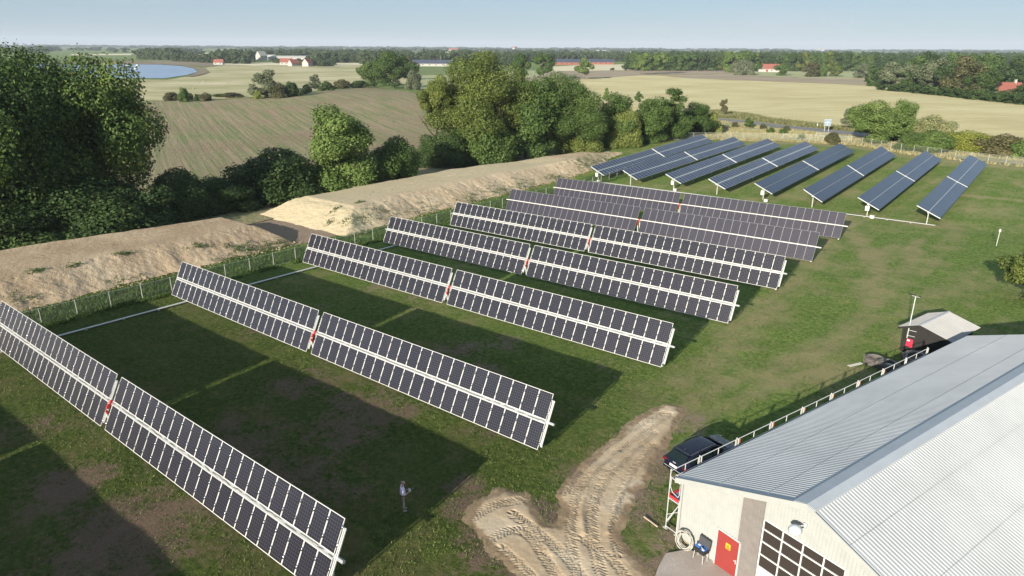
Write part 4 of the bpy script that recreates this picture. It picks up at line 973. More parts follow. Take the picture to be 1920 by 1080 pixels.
# ------------------------------------------------------------------ roadside things
g = G(1549, 247.5); sgn = thing('road_sign', 'square pale blue road sign on two posts beside the road', 'road sign', g, R_(35))
b = MB(); b.tube((-.55, 0, -.2), (-.55, 0, 3.3), .05, 6); b.build('post', M['alu'], sgn); b = MB(); b.tube((.55, 0, -.2), (.55, 0, 3.3), .05, 6); b.build('post', M['alu'], sgn)
b = MB(); b.box((0, -.08, 2.55), (1.9, .04, 1.75)); b.build('sign_panel', noisy('pale_blue_sign', (.24, .31, .38), .5), sgn)
b = MB(); b.box((0, -.103, 2.35), (.14, .012, 1.2)); b.box((0, -.103, 2.55), (1.4, .012, .14)); b.box((0, -.103, 3.35), (1.9, .012, .05)); b.box((0, -.103, 1.70), (1.9, .012, .05)); b.build('sign_marking', M['alu'], sgn)
g = G(1532, 240); o = thing('marker_post', 'short white reflector post on the road verge', 'marker post', g)
b = MB(); b.box((0, 0, .5), (.22, .12, 1.35)); b.box((0, 0, 1.20), (.16, .10, .12)); b.build('post', M['white'], o); b = MB(); b.box((0, -.065, .95), (.10, .012, .14)); b.build('reflector', M['yellow'], o)
g = G(1544, 257); o = thing('field_gate', 'low pale rail gate in the dry grass by the far fence', 'gate', g, R_(40))
b = MB(); [b.tube((-2, 0, .25 + .3*k), (2, 0, .25 + .3*k), .04, 5) for k in range(4)]; b.build('rail', M['post'], o)
b = MB(); b.tube((-2, 0, -.2), (-2, 0, 1.3), .06, 6); b.build('gate_post', M['post'], o); b = MB(); b.tube((2, 0, -.2), (2, 0, 1.3), .06, 6); b.build('gate_post', M['post'], o)

# ------------------------------------------------------------------ far buildings
HOUSEN = [0]
def house(label, px, w_, l_, eh, rh, rz, wallm, roofm, cat='house', name='farmhouse', windows=3, door=None, chimney=None, annex=None, gap=0):
    g = G(*px); o = thing(name, label, cat, (g.x, g.y, g.z), rz)
    b = MB(); b.box((0, 0, eh/2 - .5), (l_, w_, eh + 1)); b.add([(-l_/2, -w_/2, eh), (-l_/2, w_/2, eh), (-l_/2, 0, eh+rh), (l_/2, -w_/2, eh), (l_/2, w_/2, eh), (l_/2, 0, eh+rh)], [(0, 2, 1), (3, 4, 5)]); b.build('wall', wallm, o)
    b = MB(); ov = .4
    for s_ in (-1, 1):
        y0 = s_*(w_/2 + ov); z0 = eh - ov*rh/(w_/2)
        b.add([(-l_/2-ov, y0, z0+.05), (l_/2+ov, y0, z0+.05), (l_/2+ov, 0, eh+rh+.05), (-l_/2-ov, 0, eh+rh+.05), (-l_/2-ov, y0, z0+.28), (l_/2+ov, y0, z0+.28), (l_/2+ov, 0, eh+rh+.28), (-l_/2-ov, 0, eh+rh+.28)],
              [(0,1,2,3),(7,6,5,4),(0,4,5,1),(1,5,6,2),(3,7,4,0)])
    rf = b.build('roof', roofm, o)
    for s_ in (-1, 1):
        for k in range(windows):
            x = -l_/2 + l_*(k + .5)/windows
            b = MB(); b.box((x, s_*(w_/2 + .03), eh*.55), (min(1.3, l_/windows*.45), .06, 1.1)); b.build('window', M['dark'], o)
    if door: b = MB(); b.box((door[0], -w_/2 - .04, door[2]/2), (door[1], .08, door[2])); b.build('door', door[3], o)
    if chimney is not None:
        b = MB(); b.box((chimney, 0, eh + rh + .5), (.9, .9, 2.0)); b.box((chimney, 0, eh + rh + 1.5), (1.1, 1.1, .2)); b.build('chimney', M['whitewall'], rf)
    if annex:
        b = MB(); b.box((annex[0], 0, annex[3]/2), (annex[1], annex[2], annex[3])); b.build('annex', wallm, o)
    return o
CR = -YAW if False else YAW                                    # picture's left-right in the world
house('white barn with a red tiled roof and a red door, among dark trees', (1445, 135), 9, 17, 3.6, 4.6, R_(39 - 10), M['whitewall'], M['redtile'], 'barn', 'barn', 3, (-4.5, 1.6, 2.8, M['reddoor']), annex=(-10.5, 5, 5, 2.6))
house('red roofed house with a pale chimney half hidden by trees on the right', (1884, 181), 8, 12, 2.9, 3.6, R_(39 - 4), M['whitewall'], M['redtile'], chimney=3.4)
house('tiny cream hut at the left end of the dark hedge', (1667, 170), 2.6, 3.2, 2.6, .5, R_(39), noisy('cream_hut', (.62, .50, .33), .8), M['post'], 'hut', 'hut', 1)
house('red roof showing above the big trees at the upper right', (1856, 118), 9, 20, 8.5, 4.0, R_(39 + 5), M['whitewall'], M['redtile'], windows=4)
house('red roof at the right picture edge above the trees', (1922, 125), 9, 14, 8.5, 4.0, R_(60), M['whitewall'], M['redtile'], windows=3)
house('small red gabled house between pale trees left of the long wood', (1222, 127), 8, 10, 7.0, 5.0, R_(39 + 30), M['brick'], M['redtile'], windows=2)
house('long low farm building with dark roof panels and red brick ends', (1058, 121.5), 14, 60, 3.8, 4.0, R_(39 - 2), M['brick'], M['darkroof'], 'farm building', 'farm_building', 8)
house('shorter dark roofed brick farm building right of the long one', (1121, 121), 14, 46, 3.6, 4.0, R_(39 - 2), M['brick'], M['darkroof'], 'farm building', 'farm_building', 6)
house('low white building with a dark roof beside the big round tree', (806, 124.2), 10, 60, 3.6, 4.2, R_(39 + 2), M['whitewall'], M['darkroof'], 'farm building', 'farm_building', 7)
house('small red roofed house behind the dark roofed white building', (819, 117.5), 9, 12, 5.5, 5, R_(39 + 40), M['whitewall'], M['redtile'], windows=2)
house('white gabled farmhouse, leftmost of the distant white farm', (491, 113.5), 12, 15, 8, 7, R_(39 + 60), M['whitewall'], M['whitewall'], windows=2)
house('low white farm wing beside the distant white farmhouse', (503, 113), 11, 26, 5, 4.0, R_(39), M['whitewall'], M['whitewall'], 'farm building', 'farm_building', 3)
house('long low white shed right of the distant white farm', (539, 112.4), 12, 90, 4.5, 2.5, R_(39 - 1), M['whitewall'], M['whitewall'], 'farm building', 'farm_building', 6)
house('red roofed white house, leftmost of the three below the white farm', (538, 121.5), 9, 16, 3.6, 4.6, R_(39 + 5), M['whitewall'], M['redtile'], windows=3)
house('middle red roofed house with a white gable below the white farm', (551, 124), 8, 12, 3.6, 4.4, R_(39 + 55), M['whitewall'], M['redtile'], windows=2)
house('pale pink gabled house, rightmost of three below the white farm', (577, 124.5), 9, 10, 4.2, 5.0, R_(39 + 70), noisy('pink_render', (.52, .38, .34), .8), M['redtile'], windows=2)
house('tiny red roofed house beside the bushes behind the bay', (411, 121.5), 7, 12, 3.2, 3.6, R_(39), M['whitewall'], M['redtile'], windows=2)
house('white hall far away on the horizon right of centre', (1538, 94.5), 40, 60, 16, 5, R_(39), M['whitewall'], M['whitewall'], 'building', 'distant_hall', 4)
house('long pale greenhouse roofs at the far right', (1905, 107), 30, 150, 6, 3, R_(39 + 3), M['whitewall'], M['whitewall'], 'greenhouse', 'greenhouse', 6)
house('pair of low white halls near the horizon in the centre', (1245, 92.6), 30, 110, 12, 3, R_(39), M['whitewall'], M['whitewall'], 'building', 'distant_hall', 4)
house('pale red roofed farm beyond the straw coloured strip', (851, 96.5), 18, 50, 8, 8, R_(39), M['whitewall'], M['redtile'], 'farm building', 'farm_building', 3)
g = G(965, 96); o = thing('water_tower', 'small red and white tower on the horizon', 'tower', g)
b = MB(); b.box((0, 0, 10), (18, 18, 20)); b.build('wall', M['whitewall'], o); b = MB(); b.box((0, 0, 22), (19, 19, 6)); b.build('top', M['redtile'], o)
g = G(1582, 97); o = thing('radio_mast', 'very tall thin lattice mast rising above the horizon', 'radio mast', g)
mh = (97 - 38)/FPX*depth(g)*1.05; b = MB(); b.tube((0, 0, 0), (mh*.09, 0, mh), .55, 5, 0, .35); b.build('lattice', M['alu'], o); b = MB(); b.tube((mh*.09, 0, mh), (mh*.09, 0, mh*1.03), 1.6, 6); b.build('aerial', M['white'], o)
for ps in (-1, 1): b = MB(); b.tube((mh*.08, 0, mh*.9), (ps*mh*.5, mh*.2, 0), .10, 4); b.build('guy_wire', M['alu'], o)
g = G(1181, 121); o = thing('flue_pole', 'slim tan pole standing beside the long brick farm building', 'pole', g)
b = MB(); b.tube((0, 0, 0), (0, 0, 18.5), .55, 7, 0, .4); b.build('shaft', noisy('tan_pole', (.42, .36, .28), .8), o); b = MB(); b.tube((0, 0, 18.5), (0, 0, 19.4), .62, 7); b.build('collar', M['post'], o)
g = G(827, 123); o = thing('flag_pole', 'white flagpole in front of the dark roofed white building', 'flagpole', g)
b = MB(); b.tube((0, 0, 0), (0, 0, 12.5), .12, 6); b.build('pole', M['white'], o); b = MB(); b.lathe([(0, -.25), (.25, 0), (0, .25)], 8, 0, None, (0, 0, 12.7)); b.build('finial', M['white'], o)
# boats on the bay
for i, (x, y, L, lab) in enumerate([(237, 124.4, 5.6, 'white motor boat moored furthest left on the bay'), (257.5, 124.6, 5.2, 'white boat with a raised cabin, rightmost of three on the bay'), (253.5, 130.2, 3.6, 'small white dinghy nearest the shore on the bay')]):
    g = G(x, y); z = float(zg(g.x, g.y)) + .3; o = thing('moored_boat', lab, 'boat', (g.x, g.y, z), R_(39 + 10*i), 'boats moored on the bay')
    b = MB(); P = []
    for t_, wd_, zz_ in ((-.5, .30, .0), (-.35, .36, 0), (0, .38, 0), (.3, .26, .05), (.5, .02, .16)): P += [(t_*L, -wd_*L*.42, .55+zz_*2), (t_*L, -wd_*L*.25, -.2), (t_*L, wd_*L*.25, -.2), (t_*L, wd_*L*.42, .55+zz_*2)]
    b.add(P, [(4*k+j, 4*k+4+j, 4*k+5+j, 4*k+1+j) for k in range(4) for j in range(3)] + [(4*k+3, 4*k+7, 4*k+4, 4*k) for k in range(4)] + [(0, 1, 2, 3)]); b.build('hull', M['white'], o)
    b = MB(); b.box((0, 0, .95 + .3*(i == 1)), (L*.36, L*.24, .8 + .6*(i == 1))); b.build('cabin', M['white'], o)
    b = MB(); b.box((L*.12, 0, 1.1 + .4*(i == 1)), (L*.13, L*.245, .3)); b.build('cabin_window', M['dark'], o)
# grazing sheep
def sheep(x, y, lab):
    g = G(x, y); o = thing('sheep', lab, 'sheep', g, random.uniform(0, 6), 'pale sheep grazing on the shore meadow')
    ch = [[(-.45, 0, .72, .26), (-.15, 0, .74, .31), (.2, 0, .74, .30), (.45, 0, .78, .22), (.68, 0, .72, .12), (.85, 0, .55, .10), (.98, 0, .42, .06)]]
    for sx in (-1, 1):
        ch.append([(-.45, 0, .72, .26), (-.42, sx*.16, .50, .10), (-.36, sx*.16, .34, .055), (-.45, sx*.16, .20, .045), (-.42, sx*.16, .0, .045)])
        ch.append([(.2, 0, .74, .30), (.32, sx*.16, .50, .09), (.34, sx*.16, .26, .05), (.33, sx*.16, .0, .045)])
    skin_mesh('fleece', ch, M['whitewall'], o)
for x, y, lab in ((372.5, 157.3, 'pale sheep left of the close pair on the shore meadow'), (381, 154.5, 'upper sheep of the close pair on the shore meadow'), (381.5, 158.5, 'lower sheep of the close pair on the shore meadow'),
                  (425, 157.5, 'pale sheep standing alone, furthest right on the shore meadow'), (363, 167.8, 'pale sheep nearest the row of bushes by the ploughed field')): sheep(x, y, lab)

# ------------------------------------------------------------------ trees
def leaf_material(name, c0, c1, c2, yellow=0.0):
    m = mat(name, rough=.6, spec=.25); t = NT(m); a = t.attr('tint'); oi = t.n('ShaderNodeObjectInfo')
    k = t.math('ADD', a, t.math('MULTIPLY', t.math('SUBTRACT', oi.outputs['Random'], .5), .25))
    B = lambda q: tuple(x*1.22 for x in q)
    c = t.ramp(k, [(.15, B(c0)), (.5, B(c1)), (.85, B(c2))] + ([(.97, (.42, .30, .03))] if yellow else []))
    t.l(c, t.b.inputs['Base Color'])
    tr = t.n('ShaderNodeBsdfTranslucent'); t.l(t.mix(.5, c, (.16, .20, .03)), tr.inputs['Color']); ms = t.n('ShaderNodeMixShader'); ms.inputs[0].default_value = .22
    t.l(t.b.outputs[0], ms.inputs[1]); t.l(tr.outputs[0], ms.inputs[2]); t.l(ms.outputs[0], t.t.nodes['Material Output'].inputs['Surface']); return m
L = dict(maple=leaf_material('maple_leaves', (.030, .058, .014), (.055, .098, .022), (.105, .150, .035), 1),
         olive=leaf_material('olive_leaves', (.058, .084, .018), (.105, .138, .030), (.20, .215, .055), 1),
         dark=leaf_material('dark_leaves', (.022, .042, .012), (.038, .070, .018), (.062, .095, .026)),
         mid=leaf_material('mid_green_leaves', (.035, .065, .015), (.060, .105, .024), (.10, .145, .036)),
         light=leaf_material('light_green_leaves', (.060, .105, .022), (.100, .155, .036), (.16, .21, .060)),
         grey=leaf_material('grey_green_leaves', (.070, .090, .048), (.105, .125, .068), (.15, .165, .095)),
         lime=leaf_material('yellow_green_leaves', (.085, .115, .018), (.15, .18, .028), (.24, .25, .05)),
         pale=leaf_material('pale_seeding_leaves', (.08, .12, .035), (.17, .19, .075), (.32, .29, .15)),
         rust=leaf_material('rusty_brown_leaves', (.045, .052, .022), (.080, .080, .034), (.125, .112, .050)),
         far=leaf_material('far_leaves', (.030, .050, .018), (.048, .074, .026), (.075, .100, .040)))
def crown_arrays(seed, n, kind, leaf, lobes=26, inner=.18, flat=.8):
    r = np.random.default_rng(seed); cs = []; rs = []
    while len(cs) < lobes:
        d = r.normal(size=3); d /= np.linalg.norm(d); u = r.random()**(1/3.)
        if kind == 'round': p = d*u**.7*np.array([.37, .37, .38]); rad = r.uniform(.07, .17)
        elif kind == 'wide': p = d*u**.6*np.array([.40, .40, .36]) + [0, 0, .02]; rad = r.uniform(.06, .15)
        elif kind == 'cone':
            z = r.uniform(-.40, .42); rr = .38*(1 - (z + .42)*.95)*r.random()**.5; a = r.uniform(0, 6.28); p = np.array([rr*math.cos(a), rr*math.sin(a), z]); rad = r.uniform(.09, .15)*(1.1 - (z + .4)*.8)
        elif kind == 'column':
            z = r.uniform(-.40, .42); rr = .28*math.sqrt(max(.05, 1 - (z/.5)**2))*r.random()**.5; a = r.uniform(0, 6.28); p = np.array([rr*math.cos(a), rr*math.sin(a), z]); rad = r.uniform(.09, .17)
        else: p = d*u*np.array([.36, .36, .34]); p[2] -= .05; rad = r.uniform(.11, .20)
        if kind == 'bush': p[2] = -.22 + abs(p[2] + .05)*1.5
        cs.append(p); rs.append(rad)
    cs = np.array(cs); rs = np.array(rs)*(.82 if lobes > 30 else .95); u_ = cs/(np.linalg.norm(cs, axis=1)[:, None] + 1e-6)
    cs = cs*(1 + .16*np.sin(u_[:, :1]*4.1 + seed) + .14*np.sin(u_[:, 1:2]*5.3 + seed*2) + .10*np.sin(u_[:, 2:]*6 + seed*3)); lt = r.uniform(.2, .8, lobes)
    m = int(n*2.4); li = r.choice(lobes, m, p=rs**2/(rs**2).sum()); d = r.normal(size=(m, 3)); d /= np.linalg.norm(d, axis=1)[:, None]
    rad = rs[li]*(.72 + .33*r.random(m)**.6); P = cs[li] + d*rad[:, None]*np.array([1, 1, .85])
    # break each lobe into twig clumps
    tw = r.normal(size=(m//14 + 1, 3))*.018; P = P + tw[r.integers(0, len(tw), m)] + r.normal(size=(m, 3))*.006
    dd = np.min(np.linalg.norm(P[:, None] - cs[None], axis=2)/rs[None]*1.0, axis=1)
    keep = (dd > .80) | (r.random(m) < inner); P, d, li = P[keep][:n], d[keep][:n], li[keep][:n]
    if kind == 'bush': ok = P[:, 2] > -.5; P, d, li = P[ok], d[ok], li[ok]
    k = len(P); nn = d + r.normal(size=(k, 3))*.55 + np.array([0, 0, .35]); nn /= np.linalg.norm(nn, axis=1)[:, None]
    a = np.cross(nn, r.normal(size=(k, 3))); a /= np.linalg.norm(a, axis=1)[:, None]; b = np.cross(nn, a)
    s = leaf*r.uniform(.6, 1.35, k)[:, None]; V_ = np.stack([P + a*s, P + b*s*.62, P - a*s, P - b*s*.62], 1)
    tint = np.clip(lt[li]*.55 + r.normal(.25, .16, k), 0, .80); tint = np.where(r.random(k) < .003, 1.0, tint)
    W_ = V_.reshape(-1, 3); lo, hi = np.percentile(W_, .4, 0), np.percentile(W_, 99.6, 0); W_ = (W_ - (lo + hi)/2)/(hi - lo)
    V_ = W_.reshape(V_.shape); V_[..., 2] += .5; return V_.reshape(-1, 3), tint
def mesh_quads(name, v, tint, m):
    q = np.arange(len(v)).reshape(-1, 4); me = np_mesh(name, v, q); me.materials.append(m)
    at = me.attributes.new('tint', 'FLOAT', 'FACE'); at.data.foreach_set('value', tint.astype(np.float32)); return me
CM_ = {}
def crown_mesh(kind, q, i):
    k = (kind, q, i)
    if k not in CM_:
        n, leaf, lb = dict(x=(90000, .0080, 110), h=(26000, .0140, 60), m=(6000, .027, 26), l=(1500, .048, 16))[q]
        v, t = crown_arrays(hash(kind) % 1 + sum(map(ord, kind))*7 + i*31 + len(q), n, kind, leaf, lb); CM_[k] = mesh_quads('crown', v, t, L['mid'])
    return CM_[k]
def trunk_mesh(seed):
    r = random.Random(seed); b = MB()
    b.tube((0, 0, -.02), (.005, .0, .22), .022, 8, 0, .015); b.tube((.005, 0, .22), (r.uniform(-.03, .03), r.uniform(-.03, .03), .62), .015, 7, 0, .006)
    for k in range(9):
        a = k*2.4 + r.random(); z = .18 + .05*k; l = r.uniform(.14, .30)*(1.2 - z*.7); p1 = Vector((l*.55*math.cos(a), l*.55*math.sin(a), z + l*.45)); p2 = Vector((l*1.25*math.cos(a), l*1.25*math.sin(a), z + l*1.15))
        b.tube((0, 0, z), p1, .009, 5, 0, .006, False); b.tube(p1, p2, .006, 4, 0, .002, False)
    o = b.build('trunk', M['bark']); me = o.data; bpy.data.objects.remove(o); return me
TM = [trunk_mesh(i) for i in range(3)]
cnt = [0]
def tree(label, px, by, ty, wpx, kind='round', q='m', mt='mid', cat='tree', name=None, group=None, base=.10, depthk=1.0, squash=1.0, at=None):
    g = G(px, by) if at is None else Vector(at); D = depth(g)
    h = 5.0
    yb = pix(g)[1]
    for _ in range(12):
        y = pix((g.x, g.y, g.z + h))[1]; h *= max(.3, min(3, (yb - ty)/max(.5, yb - y)))
    wm = wpx/FPX*D; cnt[0] += 1; i = cnt[0]
    o = thing(name or ('bush' if kind == 'bush' else 'tree'), label, cat if kind != 'bush' else 'bush', g, random.uniform(0, 6.28), group)
    cr = link('crown' if kind != 'bush' else 'foliage', crown_mesh(kind, q, i % (2 if q in 'xh' else 3)), o)
    if kind == 'bush': base = -.06
    cr.location = (0, 0, h*base); cr.scale = (wm*1.02, wm*1.02*depthk, h*(1 - base)*1.0)
    cr.material_slots[0].link = 'OBJECT'; cr.material_slots[0].material = L[mt]
    if kind != 'bush':
        tk = link('trunk', TM[i % 3], o); tk.scale = (h, h, h)
    return o
# --- near hedge line along the banks (individual trees)
T = tree
T('huge spreading maple with a few yellow leaves filling the left edge', 168, 418, 108, 306, 'wide', 'x', 'maple', base=.04, depthk=.9)
T('huge dark maple cut off by the left picture edge', 0, 445, 104, 345, 'wide', 'x', 'maple', base=.04)
T('low dark undergrowth below the huge maple', 200, 440, 335, 210, 'bush', 'h', 'dark')
T('dark undergrowth at the left edge behind the bank', 30, 462, 350, 220, 'bush', 'h', 'dark')
T('dark bush right of the huge maple in its shadow', 345, 405, 318, 120, 'bush', 'h', 'dark')
T('low dark bush between the maple and the gap in the banks', 432, 392, 335, 110, 'bush', 'h', 'dark')
T('broad dark round bush behind the tip of the sandy bank', 525, 372, 283, 175, 'bush', 'h', 'dark')
T('dark bush at the foot of the upright light green tree', 608, 360, 296, 80, 'bush', 'h', 'mid')
T('upright light green tree behind the sandy bank', 650, 366, 203, 112, 'column', 'h', 'light', base=.0)
T('rounded green bush right of the upright light green tree', 733, 348, 258, 100, 'bush', 'h', 'mid')
T('dark leafy bush below the left side of the tall olive tree', 832, 312, 248, 100, 'bush', 'h', 'dark')
T('tall olive green tree with yellowing sprays, tallest in the middle', 905, 300, 104, 200, 'round', 'x', 'olive', base=.10)
T('narrow yellowing side tree leaning left of the tall olive tree', 820, 305, 142, 66, 'round', 'h', 'olive', base=.50)
T('dark tree tight against the right of the tall olive tree', 985, 298, 148, 120, 'round', 'h', 'mid', base=.08)
T('bushy growth under the tall olive tree', 905, 306, 215, 130, 'bush', 'h', 'mid')
T('large dense dark tree right of the tall olive tree', 1062, 286, 142, 140, 'round', 'x', 'mid', base=.04)
T('low olive foliage at the foot of the large dense dark tree', 1090, 284, 222, 90, 'bush', 'h', 'olive')
T('medium dark tree, first of the descending hedge row', 1155, 273, 176, 88, 'round', 'h', 'mid', base=.02)
T('olive green tree, second of the descending hedge row', 1170, 276, 205, 60, 'bush', 'h', 'olive')
T('rounded dark tree, third of the descending hedge row', 1213, 268, 184, 78, 'round', 'h', 'mid', base=.02)
T('pointed green tree, tallest at the right end of the hedge row', 1258, 260, 168, 80, 'cone', 'h', 'mid', base=.02)
T('full green tree ending the hedge row', 1306, 252, 193, 72, 'round', 'h', 'mid', base=.02)
T('yellow green bush at the far fence corner', 1330, 251, 212, 40, 'bush', 'm', 'olive')
T('small round dark tree in the straw field behind the hedge', 1197, 192, 172, 17, 'round', 'm', 'mid', base=.1)
T('slim young tree standing above the hedge', 1136, 190, 165, 13, 'cone', 'm', 'light', base=.1)
# --- road side and far fence
T('small dark roadside tree standing alone at the bend', 1355, 218, 186, 15, 'column', 'm', 'rust', base=.2)
T('small bright green bush beside the road', 1404, 240, 222, 20, 'cone', 'm', 'mid')
T('slender dark roadside tree left of the broad green tree', 1586, 245, 204, 22, 'column', 'm', 'grey', base=.25)
T('broad bright green tree behind the far fence, left half', 1637, 268, 190, 96, 'round', 'h', 'light', base=-.02)
T('round bright green tree behind the far fence, right half', 1688, 262, 189, 72, 'round', 'h', 'light', base=-.02)
T('pale seeding shrub right of the broad green tree', 1742, 268, 217, 78, 'bush', 'h', 'pale')
T('green bush hanging over the far fence', 1728, 284, 245, 92, 'bush', 'h', 'light')
T('yellow green bush behind the far fence', 1806, 284, 246, 92, 'bush', 'h', 'lime')
T('brownish green bush behind the far fence near the right edge', 1872, 291, 253, 78, 'bush', 'm', 'rust')
T('small green bush at the right edge behind the far fence', 1930, 298, 262, 60, 'bush', 'm', 'light')
T('small dark olive bush in front of the far fence', 1561, 270, 249, 26, 'bush', 'm', 'rust')
T('dark leafy tree cut off by the right picture edge on the lawn', 1945, 566, 462, 128, 'round', 'h', 'olive', base=.0)
for x, y in ((1444, 250), (1466, 252), (1474, 247), (1430, 243), (1500, 262), (1378, 240), (1300, 236)):
    T('small scrubby shrub in the dry grass by the road', x, y, y - 11, 14, 'bush', 'l', random.choice(['rust', 'mid', 'olive']), group='scrub by the road')
# --- edge of the ploughed field
mid = [('grey green round tree at the back of the ploughed field', 497, 184, 132, 54, 'round', 'm', 'grey', .0), ('rusty bush right of the grey green tree', 523, 184, 156, 32, 'bush', 'm', 'rust', 0), ('dark bush in the row behind the ploughed field', 551, 181, 154, 34, 'bush', 'm', 'dark', 0),
       ('pale grey green willow in the field row', 590, 168, 140, 26, 'round', 'm', 'grey', 0), ('low dark hedge bush behind the crest', 612, 170, 152, 28, 'bush', 'm', 'dark', 0), ('rusty brown hedge bush behind the crest', 640, 166, 149, 30, 'bush', 'm', 'rust', 0), ('dark hedge bush nearest the big crest tree', 672, 165, 151, 34, 'bush', 'm', 'dark', 0),
       ('light green tree left of the big crest tree', 700, 162, 117, 50, 'round', 'm', 'mid', 0), ('big dark round tree on the crest of the ploughed field', 738, 166, 97, 82, 'round', 'h', 'mid', .08), ('dark tree behind the big crest tree', 768, 150, 106, 34, 'round', 'm', 'rust', 0), ('grey bush right of the big crest tree', 775, 168, 131, 32, 'bush', 'm', 'grey', 0),
       ('round dark green bush between two brown bushes', 349, 191, 165, 26, 'bush', 'm', 'mid', 0), ('brown green bush left of the round dark bush', 322, 189, 173, 26, 'bush', 'm', 'rust', 0), ('brown bush right of the round dark bush', 385, 190, 174, 22, 'bush', 'm', 'rust', 0), ('tiny bush beside the round dark bush', 370, 190, 176, 12, 'bush', 'l', 'dark', 0),
       ('low scrub left of the grey green tree', 440, 183, 174, 40, 'bush', 'm', 'rust', 0), ('low green scrub behind the ploughed field', 415, 182, 176, 34, 'bush', 'l', 'mid', 0), ('bright bush at the foot of the grey green tree', 484, 186, 170, 14, 'bush', 'l', 'lime', 0), ('dark bush at the left edge of the crest hedge', 575, 176, 158, 18, 'bush', 'l', 'dark', 0),
       ('tall leafy poplar left of the pair in the brown field', 978, 160, 101, 33, 'column', 'm', 'mid', .18), ('tall round poplar right of the pair in the brown field', 1019, 150, 101, 40, 'round', 'm', 'mid', .22), ('thin young tree in the straw field', 1096, 149, 109, 34, 'round', 'm', 'light', .25),
       ('round dark bush standing alone in the pale field', 1173, 132, 120, 14, 'round', 'm', 'dark', -.02), ('tiny brown bush in the pale field', 1148, 132, 127, 8, 'bush', 'l', 'rust', 0), ('light green tree at the edge of the brown field', 1202, 140, 99, 31, 'round', 'm', 'light', .2), ('light green tree before the small red gable', 1235, 139, 97, 34, 'round', 'm', 'light', .18),
       ('small dark shrub hidden by the thin young tree', 1082, 133, 124, 12, 'bush', 'l', 'dark', 0),
       ('large grey green tree left of the white barn', 1387, 141, 112, 36, 'bush', 'm', 'grey', 0), ('pale grey bush against the large grey green tree', 1402, 141, 115, 28, 'bush', 'm', 'grey', 0), ('dark green bush covering the right end of the white barn', 1463, 142, 121, 24, 'round', 'm', 'mid', -.02), ('grey olive tree right of the white barn', 1522, 144, 116, 38, 'round', 'm', 'rust', 0),
       ('small dark companion of the grey olive tree', 1540, 144, 121, 20, 'bush', 'm', 'mid', 0), ('small yellow green tree in the pale field', 1563, 144, 123, 25, 'round', 'm', 'olive', .1), ('grey tree nearest the long dark hedge', 1613, 147, 119, 28, 'round', 'm', 'grey', 0), ('dark tree joined to the grey tree', 1629, 147, 126, 18, 'bush', 'm', 'mid', 0),
       ('green tree behind the white barn', 1372, 136, 97, 34, 'round', 'm', 'light', 0), ('tall green tree behind the large grey green tree', 1405, 134, 95, 34, 'round', 'm', 'mid', 0)]
for lab, x, by, ty, wd, kd, q, mt_, bs in mid: T(lab, x, by, ty, wd, kd, q, mt_, base=bs)
# big wooded clump at the right with the long hedge in front
rc_ = [(1683, 170, 117, 62, 'grey'), (1655, 168, 150, 26, 'dark'), (1725, 173, 126, 60, 'mid'), (1752, 175, 110, 66, 'grey'), (1782, 178, 120, 56, 'dark'), (1812, 181, 106, 74, 'rust'), (1838, 182, 130, 60, 'dark'), (1862, 160, 102, 80, 'mid'), (1905, 165, 108, 74, 'dark'),
       (1900, 190, 166, 46, 'rust'), (1936, 192, 155, 50, 'dark'), (1705, 160, 104, 50, 'mid'), (1740, 156, 98, 54, 'dark'), (1790, 158, 100, 50, 'mid'), (1840, 168, 116, 48, 'mid'), (1845, 181, 164, 24, 'olive'), (1965, 178, 100, 90, 'dark')]
where = ['with a grey crown at its left end', 'low and dark beside the cream hut', 'second row from the left', 'with a greyish dome', 'dark, left of the rusty crown', 'with a rusty tinge', 'dark, left of the red roofed house', 'tall, above the red roofed house', 'dark, right of the tall one above the house',
         'rusty bush covering the right of the red roofed house', 'dark bush at the right picture edge', 'behind the grey crown at the left', 'at the back in the middle', 'at the back, right of the middle', 'between the rusty crown and the house', 'small and yellow green beside the red roofed house', 'mostly outside the right picture edge']
for (x, by, ty, wd, mt_), wh_ in zip(rc_, where): T('tree of the right hand wood, ' + wh_, x, by, ty, wd, 'round', 'm', mt_, base=-.05)
hp = [(1650, 168), (1700, 173), (1760, 179), (1830, 187), (1900, 194), (1960, 200)]
def mass(name, label, items, mt_, per, leaf, kind='round'):
    """one mesh for a wood that reads as a single mass; items: world x, y, z, width, height"""
    A = []; Tn = []
    src = [crown_arrays(900 + k, per, kind, leaf, 12) for k in range(4)]
    for k, (x, y, z, w_, h_) in enumerate(items):
        v, t = src[k % 4]; a = random.uniform(0, 6.28); c_, s_ = math.cos(a), math.sin(a)
        A.append(np.stack([(v[:, 0]*c_ - v[:, 1]*s_)*w_ + x, (v[:, 0]*s_ + v[:, 1]*c_)*w_ + y, v[:, 2]*h_ + z], 1)); Tn.append(np.clip(t + random.uniform(-.25, .25), 0, .93))
    o = link(name, mesh_quads(name, np.concatenate(A), np.concatenate(Tn), L[mt_])); tag(o, label, kind='stuff'); return o
it = []
for a, b in zip(hp[:-1], hp[1:]):
    for k in range(9):
        g = G(a[0] + (b[0]-a[0])*k/9, a[1] + (b[1]-a[1])*k/9); it.append((g.x + random.uniform(-1, 1), g.y + random.uniform(-1, 1), g.z - .4, random.uniform(6, 8), random.uniform(4.0, 5.4)))
hd_ = mass('hedge', 'long dark clipped hedge in front of the right hand wood', it, 'dark', 1500, .045)
hd_['kind'] = 'thing'; hd_['category'] = 'hedge'
